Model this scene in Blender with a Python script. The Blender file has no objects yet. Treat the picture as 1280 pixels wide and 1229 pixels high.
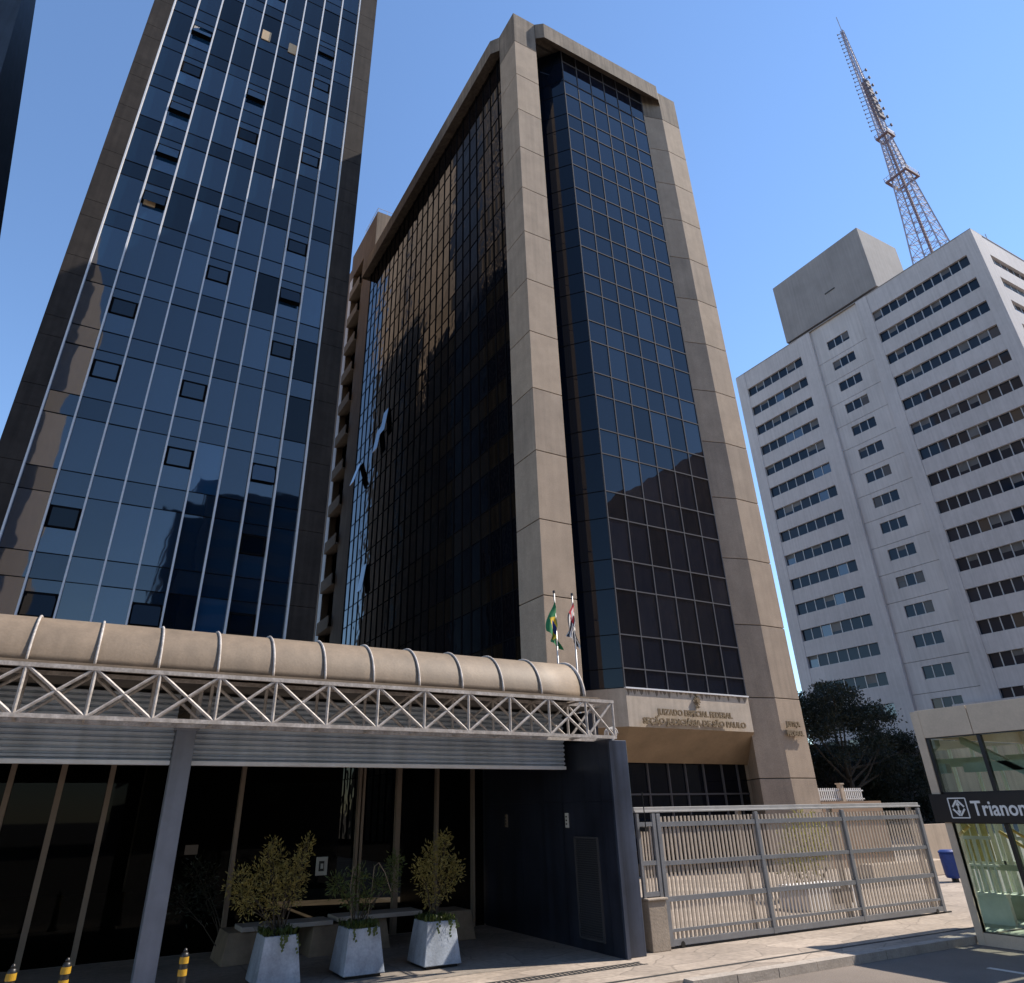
import bpy, bmesh, math, random
from mathutils import Vector, Matrix
R = math.radians
rnd = random.Random(7)
sc = bpy.context.scene
COL = sc.collection
# ------------------------------------------------------------------ camera
yaw, pitch, roll = 0.510497491, 0.484824338, -0.0170672828
fw = Vector((math.sin(yaw)*math.cos(pitch), math.cos(yaw)*math.cos(pitch), math.sin(pitch)))
rt = Vector((math.cos(yaw), -math.sin(yaw), 0)); up = rt.cross(fw)
c_, s_ = math.cos(roll), math.sin(roll)
r2 = c_*rt + s_*up; u2 = -s_*rt + c_*up
cam = bpy.data.cameras.new('camera'); co = bpy.data.objects.new('camera', cam); COL.objects.link(co)
m = Matrix((r2, u2, -fw)).transposed().to_4x4(); m.translation = Vector((0, 0, 2.5)); co.matrix_world = m
cam.sensor_fit = 'HORIZONTAL'; cam.sensor_width = 36; cam.lens = 875.07/1280*36
cam.shift_x = (640-611.25)/1280; cam.shift_y = (551.32-614.5)/1280
cam.clip_start = 0.05; cam.clip_end = 3000
sc.camera = co
# ------------------------------------------------------------------ sky and sun
SUN_EL, SUN_AZ = R(48), R(106)          # azimuth clockwise from +Y
SX, SY, SZ = math.sin(SUN_AZ)*math.cos(SUN_EL), math.cos(SUN_AZ)*math.cos(SUN_EL), math.sin(SUN_EL)
w = bpy.data.worlds.new('World'); sc.world = w; w.use_nodes = True
nt = w.node_tree; bg = nt.nodes['Background']
sky = nt.nodes.new('ShaderNodeTexSky'); sky.sky_type = 'NISHITA'; sky.sun_disc = False
sky.sun_elevation = SUN_EL; sky.sun_rotation = SUN_AZ
sky.altitude = 300; sky.air_density = 1.15; sky.dust_density = 0.0; sky.ozone_density = 5.5
nt.links.new(sky.outputs[0], bg.inputs[0]); bg.inputs[1].default_value = 0.13
sl = bpy.data.lights.new('sun', 'SUN'); sl.energy = 4.2; sl.angle = R(0.53); sl.color = (1, 0.9, 0.78)
so = bpy.data.objects.new('sun', sl); COL.objects.link(so); so.location = (60, -20, 90)
so.rotation_euler = Vector((SX, SY, SZ)).to_track_quat('Z', 'Y').to_euler()
sc.view_settings.view_transform = 'Standard'; sc.view_settings.look = 'None'
sc.view_settings.exposure = 0.85; sc.view_settings.gamma = 1

# ------------------------------------------------------------------ materials
def mat(name, col, rough=0.7, metal=0.0, spec=None, ior=None, var=0.0, scale=2.0, bump=0.0, bscale=30,
        col2=None, streak=0.0, fine=0.0):
    """principled with layered object-space noise variation"""
    m = bpy.data.materials.new(name); m.use_nodes = True
    n = m.node_tree.nodes; l = m.node_tree.links; p = n['Principled BSDF']
    p.inputs['Base Color'].default_value = (*col, 1); p.inputs['Roughness'].default_value = rough
    p.inputs['Metallic'].default_value = metal
    if ior: p.inputs['IOR'].default_value = ior
    if spec is not None: p.inputs['Specular IOR Level'].default_value = spec
    if var or col2 or streak or fine:
        g = n.new('ShaderNodeNewGeometry')
        no = n.new('ShaderNodeTexNoise'); no.inputs['Scale'].default_value = scale; no.inputs['Detail'].default_value = 8
        no.inputs['Roughness'].default_value = 0.65
        l.new(g.outputs['Position'], no.inputs['Vector'])
        rmp = n.new('ShaderNodeValToRGB'); rmp.color_ramp.elements[0].position = 0.32; rmp.color_ramp.elements[1].position = 0.68
        a = [max(0, c*(1-var)) for c in col]; b = list(col2) if col2 else [min(1, c*(1+var)) for c in col]
        rmp.color_ramp.elements[0].color = (*a, 1); rmp.color_ramp.elements[1].color = (*b, 1)
        l.new(no.outputs['Fac'], rmp.inputs[0]); out = rmp.outputs[0]
        if fine:
            n2 = n.new('ShaderNodeTexNoise'); n2.inputs['Scale'].default_value = bscale; n2.inputs['Detail'].default_value = 4
            l.new(g.outputs['Position'], n2.inputs['Vector'])
            mr = n.new('ShaderNodeMapRange'); mr.inputs[1].default_value = 0.3; mr.inputs[2].default_value = 0.7
            mr.inputs[3].default_value = 1-fine; mr.inputs[4].default_value = 1+fine
            l.new(n2.outputs['Fac'], mr.inputs[0])
            mx = n.new('ShaderNodeVectorMath'); mx.operation = 'SCALE'
            l.new(out, mx.inputs[0]); l.new(mr.outputs[0], mx.inputs['Scale']); out = mx.outputs[0]
        if streak:
            mp = n.new('ShaderNodeMapping'); mp.inputs['Scale'].default_value = (3.0, 3.0, 0.12)
            l.new(g.outputs['Position'], mp.inputs[0])
            n3 = n.new('ShaderNodeTexNoise'); n3.inputs['Scale'].default_value = 1.4; n3.inputs['Detail'].default_value = 6
            l.new(mp.outputs[0], n3.inputs['Vector'])
            mr = n.new('ShaderNodeMapRange'); mr.inputs[1].default_value = 0.35; mr.inputs[2].default_value = 0.65
            mr.inputs[3].default_value = 1-streak; mr.inputs[4].default_value = 1.04
            l.new(n3.outputs['Fac'], mr.inputs[0])
            mx = n.new('ShaderNodeVectorMath'); mx.operation = 'SCALE'
            l.new(out, mx.inputs[0]); l.new(mr.outputs[0], mx.inputs['Scale']); out = mx.outputs[0]
        l.new(out, p.inputs['Base Color'])
    if bump:
        g = n.new('ShaderNodeNewGeometry'); no = n.new('ShaderNodeTexNoise'); no.inputs['Scale'].default_value = bscale
        no.inputs['Detail'].default_value = 5
        l.new(g.outputs['Position'], no.inputs['Vector'])
        bp = n.new('ShaderNodeBump'); bp.inputs['Strength'].default_value = bump; bp.inputs['Distance'].default_value = 0.02
        l.new(no.outputs['Fac'], bp.inputs['Height']); l.new(bp.outputs[0], p.inputs['Normal'])
    return m

def wavy(m, scale=0.55, dist=0.012, strength=0.35):
    n = m.node_tree.nodes; l = m.node_tree.links; p = n['Principled BSDF']
    g = n.new('ShaderNodeNewGeometry'); no = n.new('ShaderNodeTexNoise'); no.inputs['Scale'].default_value = scale; no.inputs['Detail'].default_value = 1.5
    l.new(g.outputs['Position'], no.inputs['Vector'])
    bp = n.new('ShaderNodeBump'); bp.inputs['Strength'].default_value = strength; bp.inputs['Distance'].default_value = dist
    l.new(no.outputs['Fac'], bp.inputs['Height']); l.new(bp.outputs[0], p.inputs['Normal'])
def clear_glass(name, tint, refl=0.12, rough=0.02):
    """thin tinted pane: see-through with a fresnel mirror"""
    m = bpy.data.materials.new(name); m.use_nodes = True
    n = m.node_tree.nodes; l = m.node_tree.links
    n.remove(n['Principled BSDF']); o = n['Material Output']
    t = n.new('ShaderNodeBsdfTransparent'); t.inputs[0].default_value = (*tint, 1)
    g = n.new('ShaderNodeBsdfGlossy'); g.inputs['Roughness'].default_value = rough; g.inputs[0].default_value = (0.9, 0.95, 1, 1)
    f = n.new('ShaderNodeLayerWeight'); f.inputs[0].default_value = refl
    mx = n.new('ShaderNodeMixShader')
    l.new(f.outputs['Fresnel'], mx.inputs[0]); l.new(t.outputs[0], mx.inputs[1]); l.new(g.outputs[0], mx.inputs[2])
    l.new(mx.outputs[0], o.inputs[0]); return m

M = {}
M['concrete'] = mat('concrete', (0.35, 0.272, 0.205), 0.9, var=0.12, scale=0.9, bump=0.3, bscale=26, streak=0.05, fine=0.16)
M['concrete_b'] = mat('concrete', (0.325, 0.255, 0.195), 0.9, var=0.14, scale=0.8, bump=0.3, bscale=26, streak=0.12, fine=0.16)
M['concrete_c'] = mat('concrete', (0.365, 0.282, 0.21), 0.9, var=0.12, scale=1.1, bump=0.3, bscale=26, streak=0.04, fine=0.16)
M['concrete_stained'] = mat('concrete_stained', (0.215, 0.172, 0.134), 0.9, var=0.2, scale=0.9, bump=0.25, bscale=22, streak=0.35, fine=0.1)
M['concrete_core'] = mat('concrete_core', (0.05, 0.045, 0.04), 0.95)
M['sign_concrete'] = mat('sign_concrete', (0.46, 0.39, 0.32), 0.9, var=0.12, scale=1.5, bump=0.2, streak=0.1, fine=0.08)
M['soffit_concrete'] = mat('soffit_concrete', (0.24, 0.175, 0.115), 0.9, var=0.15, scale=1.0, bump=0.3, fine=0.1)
M['bronze'] = mat('bronze', (0.20, 0.145, 0.085), 0.6, metal=0.2, var=0.25, scale=12)
# reflective solar glass in a few shades, so that panes differ
NG = 6
M['blue_glass'] = []
for i in range(NG):
    k = [0.6, 1.0, 1.3, 0.8, 1.7, 1.1][i]
    M['blue_glass'].append(mat('solar_glass', (0.0045*k, 0.007*k, 0.015*k), 0.015, ior=1.44+0.03*i))
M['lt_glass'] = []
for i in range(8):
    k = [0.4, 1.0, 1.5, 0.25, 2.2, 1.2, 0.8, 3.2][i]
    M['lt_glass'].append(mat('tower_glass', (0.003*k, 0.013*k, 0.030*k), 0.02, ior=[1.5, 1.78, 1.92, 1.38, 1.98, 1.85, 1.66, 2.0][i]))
M['black_glass'] = [mat('black_glass', (0.003, 0.0035, 0.006), 0.02, ior=1.5), mat('black_glass', (0.004, 0.005, 0.008), 0.03, ior=1.55),
                    mat('black_glass', (0.0045, 0.004, 0.006), 0.02, ior=1.45)]
M['cant_glass'] = mat('return_glass', (0.003, 0.007, 0.017), 0.03, ior=1.36)
M['brown_glass'] = mat('brown_glass', (0.014, 0.010, 0.007), 0.04, ior=1.4, var=0.3, scale=0.7)
for q_ in M['lt_glass']: wavy(q_, 0.6, 0.02, 0.35)
for q_ in M['blue_glass']: wavy(q_, 0.6, 0.02, 0.4)
for q_ in M['black_glass']: wavy(q_, 1.1, 0.03, 0.6)
M['mullion_dark'] = mat('mullion_dark', (0.085, 0.085, 0.095), 0.8, spec=0.15)
M['mullion_black'] = mat('mullion_black', (0.008, 0.008, 0.010), 0.9, spec=0.05)
M['mullion_light'] = mat('mullion_light', (0.66, 0.66, 0.68), 0.5, metal=0.0, var=0.08, scale=0.6)
M['granite'] = mat('granite', (0.040, 0.032, 0.027), 0.75, spec=0.2, var=0.25, scale=1.2, streak=0.25, fine=0.3, bscale=60)
M['granite_joint'] = mat('granite_joint', (0.012, 0.011, 0.01), 0.9)
M['side_stone'] = mat('side_stone', (0.23, 0.17, 0.12), 0.8, var=0.25, scale=0.25, streak=0.3)
M['side_dark'] = mat('side_dark', (0.012, 0.012, 0.014), 0.4)
M['roof'] = mat('roof_felt', (0.12, 0.11, 0.10), 0.95, var=0.2)
M['beige_board'] = mat('beige_board', (0.50, 0.36, 0.22), 0.7, var=0.1, scale=6)
M['pale_wall'] = mat('pale_wall', (0.50, 0.47, 0.465), 0.85, var=0.10, scale=0.10, streak=0.09, fine=0.04, bscale=2)
M['pale_panel'] = mat('pale_panel', (0.52, 0.49, 0.48), 0.85, var=0.10, scale=0.2, streak=0.09)
M['grey_wall'] = mat('grey_wall', (0.28, 0.26, 0.25), 0.9, var=0.12, scale=0.25, streak=0.08)
M['grey_dark'] = mat('grey_dark', (0.06, 0.06, 0.062), 0.9)
M['win_glass'] = [mat('window_glass', (0.010, 0.018, 0.032), 0.05, ior=1.38), mat('window_glass', (0.022, 0.03, 0.045), 0.06, ior=1.35),
                  mat('window_glass', (0.07, 0.055, 0.045), 0.2, ior=1.45), mat('window_glass', (0.02, 0.04, 0.075), 0.03, ior=1.9)]
M['win_frame'] = mat('window_frame', (0.45, 0.45, 0.46), 0.5, metal=0.3)
M['steel_white'] = mat('steel_white', (0.33, 0.29, 0.255), 0.6, metal=0.0, var=0.15, scale=5, col2=(0.52, 0.48, 0.45), fine=0.2, bscale=25)
M['vault'] = mat('vault_sheet', (0.20, 0.152, 0.106), 0.62, var=0.16, scale=1.1, fine=0.07, bscale=26, bump=0.1, streak=0.16)
M['corrugated'] = mat('corrugated', (0.42, 0.475, 0.545), 0.45, metal=0.0, var=0.14, scale=1.5, streak=0.2)
M['flange'] = mat('flange', (0.72, 0.74, 0.77), 0.45, metal=0.2, var=0.1)
M['col_paint'] = mat('column_paint', (0.17, 0.19, 0.235), 0.5, var=0.12, scale=2, streak=0.15)
M['dark_ceiling'] = mat('dark_ceiling', (0.02, 0.018, 0.016), 0.9)
M['ceiling_steel'] = mat('ceiling_steel', (0.10, 0.085, 0.065), 0.7)
M['navy_stone'] = mat('navy_stone', (0.019, 0.023, 0.036), 0.28, var=0.3, scale=1.0, streak=0.4)
M['navy_light'] = mat('navy_light', (0.045, 0.056, 0.085), 0.3, var=0.3, scale=1.0, streak=0.5)
M['louver'] = mat('louver', (0.045, 0.045, 0.05), 0.5)
M['beige_mullion'] = mat('beige_mullion', (0.25, 0.195, 0.15), 0.5, metal=0.2, var=0.1)
M['lobby_glass'] = clear_glass('lobby_glass', (0.12, 0.12, 0.11), 0.13)
M['interior_stone'] = mat('interior_stone', (0.25, 0.20, 0.15), 0.7, var=0.25, scale=1.5)
M['interior_dark'] = mat('interior_dark', (0.02, 0.018, 0.016), 0.8)
M['paper'] = mat('paper', (0.5, 0.5, 0.47), 0.8)
M['ink'] = mat('ink', (0.03, 0.03, 0.03), 0.8)
M['brown_plate'] = mat('brown_plate', (0.16, 0.12, 0.09), 0.6)
M['planter'] = mat('planter_concrete', (0.33, 0.375, 0.44), 0.8, var=0.22, scale=3, streak=0.2, fine=0.1, bump=0.15)
M['soil'] = mat('soil', (0.03, 0.022, 0.015), 1)
M['bench_slab'] = mat('bench_slab', (0.36, 0.33, 0.30), 0.6, var=0.1)
M['plinth'] = mat('plinth_stone', (0.20, 0.155, 0.11), 0.8, var=0.25, scale=3)
M['bark'] = mat('bark', (0.045, 0.036, 0.026), 0.9, var=0.3, scale=8)
def leafmat(name, c, c2):
    m_ = mat(name, c, 0.45, var=0.3, scale=9, col2=c2)
    p_ = m_.node_tree.nodes['Principled BSDF']; p_.inputs['Subsurface Weight'].default_value = 0.0
    n = m_.node_tree.nodes; l = m_.node_tree.links
    tr = n.new('ShaderNodeBsdfTranslucent'); tr.inputs[0].default_value = (*[min(1, x*1.4) for x in c2], 1)
    mx = n.new('ShaderNodeMixShader'); mx.inputs[0].default_value = 0.3
    o = n['Material Output']; l.new(p_.outputs[0], mx.inputs[1]); l.new(tr.outputs[0], mx.inputs[2]); l.new(mx.outputs[0], o.inputs[0])
    return m_
M['leaf_olive'] = leafmat('leaf_olive', (0.09, 0.09, 0.022), (0.36, 0.30, 0.09))
M['leaf_green'] = leafmat('leaf_green', (0.04, 0.07, 0.014), (0.09, 0.12, 0.025))
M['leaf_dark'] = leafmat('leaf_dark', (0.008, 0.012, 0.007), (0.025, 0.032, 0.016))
M['leaf_yellow'] = leafmat('leaf_yellow', (0.16, 0.16, 0.03), (0.32, 0.30, 0.06))
M['black_paint'] = mat('black_paint', (0.012, 0.012, 0.012), 0.4)
M['yellow_paint'] = mat('yellow_paint', (0.38, 0.22, 0.015), 0.45, var=0.15, scale=20)
M['gate_steel'] = mat('gate_steel', (0.21, 0.215, 0.23), 0.5, metal=0.3, var=0.12, scale=4)
M['gate_header'] = mat('gate_header', (0.36, 0.35, 0.34), 0.5, metal=0.2, var=0.12, scale=4)
M['gate_bar'] = mat('gate_bar', (0.46, 0.39, 0.32), 0.55, metal=0.1, var=0.12, scale=6)
M['block'] = mat('concrete_block', (0.30, 0.25, 0.20), 0.9, var=0.15, scale=4, bump=0.3, fine=0.1)
M['st_clad'] = mat('station_cladding', (0.52, 0.42, 0.32), 0.6, var=0.08, scale=3, fine=0.05)
M['st_glass'] = clear_glass('station_glass', (0.90, 0.945, 0.91), 0.14)
M['st_black'] = mat('station_black', (0.010, 0.010, 0.012), 0.35)
M['st_inner'] = mat('station_inner', (0.30, 0.34, 0.27), 0.6, var=0.2)
M['st_pale'] = mat('station_pale', (0.60, 0.60, 0.50), 0.6, var=0.15)
M['white'] = mat('white_paint', (0.72, 0.71, 0.70), 0.6)
M['gold_rail'] = mat('gold_rail', (0.60, 0.42, 0.12), 0.35, metal=0.4)
M['kerb'] = mat('kerb_stone', (0.34, 0.30, 0.26), 0.9, var=0.18, scale=3, bump=0.3, fine=0.12)
M['grate'] = mat('grate', (0.02, 0.02, 0.02), 0.8)
M['line_paint'] = mat('line_paint', (0.55, 0.52, 0.48), 0.8, var=0.15, scale=8)
M['red_steel'] = mat('faded_red_steel', (0.15, 0.10, 0.115), 0.8, var=0.1)
M['antenna_grey'] = mat('antenna_grey', (0.13, 0.125, 0.16), 0.8, spec=0.1)
M['mast_steel'] = mat('mast_steel', (0.27, 0.255, 0.33), 0.6, var=0.1)
M['brick_wall'] = mat('ochre_wall', (0.27, 0.18, 0.12), 0.9, var=0.12, scale=0.8)
M['beige_wall'] = mat('beige_wall', (0.42, 0.34, 0.26), 0.9, var=0.14, scale=0.8, streak=0.12)
M['balcony'] = mat('balcony_render', (0.19, 0.155, 0.12), 0.85, var=0.15)
M['blind'] = mat('blind', (0.10, 0.095, 0.095), 0.5, var=0.3, scale=0.5)
M['blue_plastic'] = mat('blue_plastic', (0.012, 0.045, 0.22), 0.5, var=0.2, scale=6)
M['brown_clad'] = mat('brown_cladding', (0.16, 0.115, 0.08), 0.8, var=0.2, scale=0.3, streak=0.25)
M['warm_brown'] = mat('warm_brown', (0.56, 0.36, 0.23), 0.8, var=0.25, scale=0.1, streak=0.3)
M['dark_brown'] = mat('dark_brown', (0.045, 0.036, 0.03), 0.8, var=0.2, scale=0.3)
M['pole'] = mat('pole_metal', (0.45, 0.45, 0.45), 0.4, metal=0.5)

def paving(name, a, b, scale, joint):
    m = bpy.data.materials.new(name); m.use_nodes = True
    n = m.node_tree.nodes; l = m.node_tree.links; p = n['Principled BSDF']; p.inputs['Roughness'].default_value = 0.85
    g = n.new('ShaderNodeNewGeometry')
    no = n.new('ShaderNodeTexNoise'); no.inputs['Scale'].default_value = 1.3; no.inputs['Detail'].default_value = 4
    l.new(g.outputs['Position'], no.inputs['Vector'])
    ad = n.new('ShaderNodeVectorMath'); ad.operation = 'MULTIPLY_ADD'; ad.inputs[1].default_value = (0.35, 0.35, 0.35)
    l.new(no.outputs['Color'], ad.inputs[0]); l.new(g.outputs['Position'], ad.inputs[2])
    mp = n.new('ShaderNodeMapping'); mp.inputs['Scale'].default_value = (0.8, 1.5, 1); mp.inputs['Rotation'].default_value = (0, 0, 0.3)
    l.new(ad.outputs[0], mp.inputs[0])
    v = n.new('ShaderNodeTexVoronoi'); v.voronoi_dimensions = '2D'; v.feature = 'DISTANCE_TO_EDGE'; v.inputs['Scale'].default_value = scale
    l.new(mp.outputs[0], v.inputs['Vector'])
    v2 = n.new('ShaderNodeTexVoronoi'); v2.voronoi_dimensions = '2D'; v2.inputs['Scale'].default_value = scale
    l.new(mp.outputs[0], v2.inputs['Vector'])
    sep = n.new('ShaderNodeSeparateColor'); l.new(v2.outputs['Color'], sep.inputs[0])
    mixc = n.new('ShaderNodeMix'); mixc.data_type = 'RGBA'; mixc.inputs[6].default_value = (*a, 1); mixc.inputs[7].default_value = (*b, 1)
    l.new(sep.outputs[0], mixc.inputs[0])
    n2 = n.new('ShaderNodeTexNoise'); n2.inputs['Scale'].default_value = 9; n2.inputs['Detail'].default_value = 8
    l.new(g.outputs['Position'], n2.inputs['Vector'])
    mr = n.new('ShaderNodeMapRange'); mr.inputs[1].default_value = 0.3; mr.inputs[2].default_value = 0.7; mr.inputs[3].default_value = 0.78; mr.inputs[4].default_value = 1.14
    l.new(n2.outputs['Fac'], mr.inputs[0])
    sc1 = n.new('ShaderNodeVectorMath'); sc1.operation = 'SCALE'; l.new(mixc.outputs[2], sc1.inputs[0])
    n4 = n.new('ShaderNodeTexNoise'); n4.inputs['Scale'].default_value = 0.55; n4.inputs['Detail'].default_value = 6; n4.inputs['Roughness'].default_value = 0.7
    l.new(g.outputs['Position'], n4.inputs['Vector'])
    m4 = n.new('ShaderNodeMapRange'); m4.inputs[1].default_value = 0.35; m4.inputs[2].default_value = 0.6; m4.inputs[3].default_value = 0.74; m4.inputs[4].default_value = 1.0
    l.new(n4.outputs['Fac'], m4.inputs[0]); mm = n.new('ShaderNodeMath'); mm.operation = 'MULTIPLY'
    l.new(mr.outputs[0], mm.inputs[0]); l.new(m4.outputs[0], mm.inputs[1]); l.new(mm.outputs[0], sc1.inputs['Scale'])
    st = n.new('ShaderNodeMapRange'); st.inputs[1].default_value = 0.005; st.inputs[2].default_value = joint; st.inputs[3].default_value = 0.68; st.inputs[4].default_value = 1
    l.new(v.outputs['Distance'], st.inputs[0])
    sc2 = n.new('ShaderNodeVectorMath'); sc2.operation = 'SCALE'; l.new(sc1.outputs[0], sc2.inputs[0]); l.new(st.outputs[0], sc2.inputs['Scale'])
    l.new(sc2.outputs[0], p.inputs['Base Color'])
    bp = n.new('ShaderNodeBump'); bp.inputs['Strength'].default_value = 0.4; bp.inputs['Distance'].default_value = 0.01
    l.new(st.outputs[0], bp.inputs['Height']); l.new(bp.outputs[0], p.inputs['Normal'])
    return m
M['paving'] = paving('stone_paving', (0.30, 0.25, 0.205), (0.40, 0.335, 0.275), 1.1, 0.03)
M['recess_paving'] = paving('recess_paving', (0.20, 0.175, 0.15), (0.26, 0.225, 0.19), 0.9, 0.02)
M['road'] = mat('road_asphalt', (0.16, 0.134, 0.114), 0.9, var=0.13, scale=0.7, fine=0.22, bscale=55, bump=0.4)

# ------------------------------------------------------------------ mesh helpers
class MB:
    def __init__(s): s.v = []; s.f = []; s.m = []
    def face(s, pts, mi=0):
        k = len(s.v); s.v += [tuple(p) for p in pts]; s.f.append(tuple(range(k, k+len(pts)))); s.m.append(mi)
    def box(s, x0, x1, y0, y1, z0, z1, mi=0):
        if x0 > x1: x0, x1 = x1, x0
        if y0 > y1: y0, y1 = y1, y0
        if z0 > z1: z0, z1 = z1, z0
        k = len(s.v)
        s.v += [(x0, y0, z0), (x1, y0, z0), (x1, y1, z0), (x0, y1, z0), (x0, y0, z1), (x1, y0, z1), (x1, y1, z1), (x0, y1, z1)]
        for q in ((0, 3, 2, 1), (4, 5, 6, 7), (0, 1, 5, 4), (1, 2, 6, 5), (2, 3, 7, 6), (3, 0, 4, 7)):
            s.f.append(tuple(k+i for i in q)); s.m.append(mi)
    def prism(s, poly, z0, z1, mi=0):          # poly counter-clockwise, vertical extrusion
        k = len(s.v); n = len(poly)
        s.v += [(x, y, z0) for x, y in poly] + [(x, y, z1) for x, y in poly]
        s.f.append(tuple(k+i for i in reversed(range(n)))); s.m.append(mi)
        s.f.append(tuple(k+n+i for i in range(n))); s.m.append(mi)
        for i in range(n):
            j = (i+1) % n; s.f.append((k+i, k+j, k+n+j, k+n+i)); s.m.append(mi)
    def loft(s, rings, mi=0, cap=True, closed=True):
        k = len(s.v); n = len(rings[0])
        for r_ in rings: s.v += [tuple(p) for p in r_]
        for a in range(len(rings)-1):
            for i in range(n if closed else n-1):
                j = (i+1) % n
                s.f.append((k+a*n+i, k+a*n+j, k+(a+1)*n+j, k+(a+1)*n+i)); s.m.append(mi)
        if cap and closed:
            s.f.append(tuple(k+i for i in reversed(range(n)))); s.m.append(mi)
            s.f.append(tuple(k+(len(rings)-1)*n+i for i in range(n))); s.m.append(mi)
    def tube(s, a, b, r0, r1=None, n=6, mi=0):
        a = Vector(a); b = Vector(b); r1 = r0 if r1 is None else r1
        d = (b-a).normalized(); u = d.orthogonal().normalized(); v = d.cross(u)
        s.loft([[p + r_*(math.cos(t)*u + math.sin(t)*v) for t in [2*math.pi*i/n for i in range(n)]] for p, r_ in ((a, r0), (b, r1))], mi)
    def path(s, pts, r, n=6, mi=0):
        pts = [Vector(p) for p in pts]; rings = []
        rr = r if isinstance(r, (list, tuple)) else [r]*len(pts)
        u = None
        for i, p in enumerate(pts):
            d = (pts[min(i+1, len(pts)-1)]-pts[max(i-1, 0)]).normalized()
            if u is None: u = d.orthogonal().normalized()
            u = (u - d*u.dot(d)).normalized(); v = d.cross(u)
            rings.append([p + rr[i]*(math.cos(t)*u + math.sin(t)*v) for t in [2*math.pi*j/n for j in range(n)]])
        s.loft(rings, mi)
    def bar(s, a, b, w, h, mi=0):              # square bar between points, w across, h in the other direction
        a = Vector(a); b = Vector(b); d = (b-a).normalized()
        u = d.cross(Vector((0, 0, 1)))
        if u.length < 1e-3: u = Vector((1, 0, 0))
        u.normalize(); v = u.cross(d)
        s.loft([[p+u*w/2+v*h/2, p-u*w/2+v*h/2, p-u*w/2-v*h/2, p+u*w/2-v*h/2] for p in (a, b)], mi)
    def build(s, name, mats, parent=None, smooth=False, bevel=0):
        me = bpy.data.meshes.new(name); me.from_pydata(s.v, [], s.f)
        if not isinstance(mats, (list, tuple)): mats = [mats]
        for m_ in mats: me.materials.append(m_)
        me.polygons.foreach_set('material_index', [min(i, len(mats)-1) for i in s.m])
        bm = bmesh.new(); bm.from_mesh(me)
        if smooth: bmesh.ops.remove_doubles(bm, verts=bm.verts, dist=1e-5)
        bmesh.ops.recalc_face_normals(bm, faces=bm.faces); bm.to_mesh(me); bm.free()
        if smooth: me.polygons.foreach_set('use_smooth', [True]*len(me.polygons))
        me.update()
        o = bpy.data.objects.new(name, me); COL.objects.link(o)
        if parent: o.parent = parent; o.matrix_parent_inverse = Matrix.Translation(-Vector(parent.location))
        if bevel:
            b = o.modifiers.new('bevel', 'BEVEL'); b.width = bevel; b.segments = 2; b.limit_method = 'ANGLE'
        return o

def tag(o, label, cat, group=None):
    o['label'] = label; o['category'] = cat
    if group: o['group'] = group
    return o
def thing(name, loc, label, cat, group=None):
    o = bpy.data.objects.new(name, None); COL.objects.link(o); o.location = loc; o.empty_display_size = 0.3
    return tag(o, label, cat, group)
def struct(o): o['kind'] = 'structure'; return o
def stuff(o): o['kind'] = 'stuff'; return o
def text_mesh(name, txt, size, depth, origin, xdir, zdir, material, parent, width=None, offset=0.0):
    cu = bpy.data.curves.new(name, 'FONT'); cu.body = txt; cu.size = size; cu.extrude = depth/2; cu.align_x = 'LEFT'; cu.offset = offset
    cu.resolution_u = 3
    t = bpy.data.objects.new('tmp', cu); COL.objects.link(t)
    bpy.context.view_layer.update()
    dg = bpy.context.evaluated_depsgraph_get(); me = bpy.data.meshes.new_from_object(t.evaluated_get(dg))
    bpy.data.objects.remove(t)
    xs = [v.co.x for v in me.vertices]; sx = 1.0
    if width: sx = width/(max(xs)-min(xs))
    X = Vector(xdir).normalized(); Z = Vector(zdir).normalized(); N = X.cross(Z)
    for v in me.vertices:
        p = Vector(origin) + X*(v.co.x-min(xs))*sx + Z*v.co.y + N*(v.co.z)
        v.co = p
    me.name = name; me.materials.clear(); me.materials.append(material)
    o = bpy.data.objects.new(name, me); COL.objects.link(o)
    if parent: o.parent = parent; o.matrix_parent_inverse = Matrix.Translation(-Vector(parent.location))
    return o
def jitter(pts, n, amt=0.004):
    n = Vector(n); c = sum((Vector(p) for p in pts), Vector())/len(pts)
    ax = Vector((rnd.uniform(-1, 1), rnd.uniform(-1, 1), rnd.uniform(-1, 1)))*amt
    return [Vector(p) + n*(ax.dot(Vector(p)-c)) for p in pts]
def leaves(mb, centre, rad, n, ll, lw, mi=0, squash=1.0, hang=0.0):
    for _ in range(n):
        while True:
            p = Vector((rnd.gauss(0, .52), rnd.gauss(0, .52), rnd.gauss(0, .52)))
            if .12 < p.length < 1.5: break
        q = Vector(centre) + Vector((p.x*rad, p.y*rad, p.z*rad*squash))
        d = (p + Vector((rnd.uniform(-.8, .8), rnd.uniform(-.8, .8), rnd.uniform(-.5, .9)-hang))).normalized()
        s_ = d.orthogonal().normalized(); s_ = Matrix.Rotation(rnd.uniform(0, 6.28), 3, d) @ s_
        L = ll*rnd.uniform(.6, 1.25); W = lw*rnd.uniform(.7, 1.2)
        bend = s_.cross(d)*L*0.12
        mb.face([q, q+d*L*.5+s_*W*.5+bend, q+d*L, q+d*L*.5-s_*W*.5+bend], mi)

# ================================================================== SETTING
b = MB(); b.box(-400, 600, -400, 10.70, -0.45, -0.13); struct(b.build('road', M['road']))
b = MB(); b.box(-400, 600, 10.92, 600, -0.5, 0.0); struct(b.build('ground', M['paving']))
b = MB()
b.box(-6, 9.88, 13.25, 18.15, 0.0005, 0.004); struct(b.build('entrance_paving', M['recess_paving']))
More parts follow.
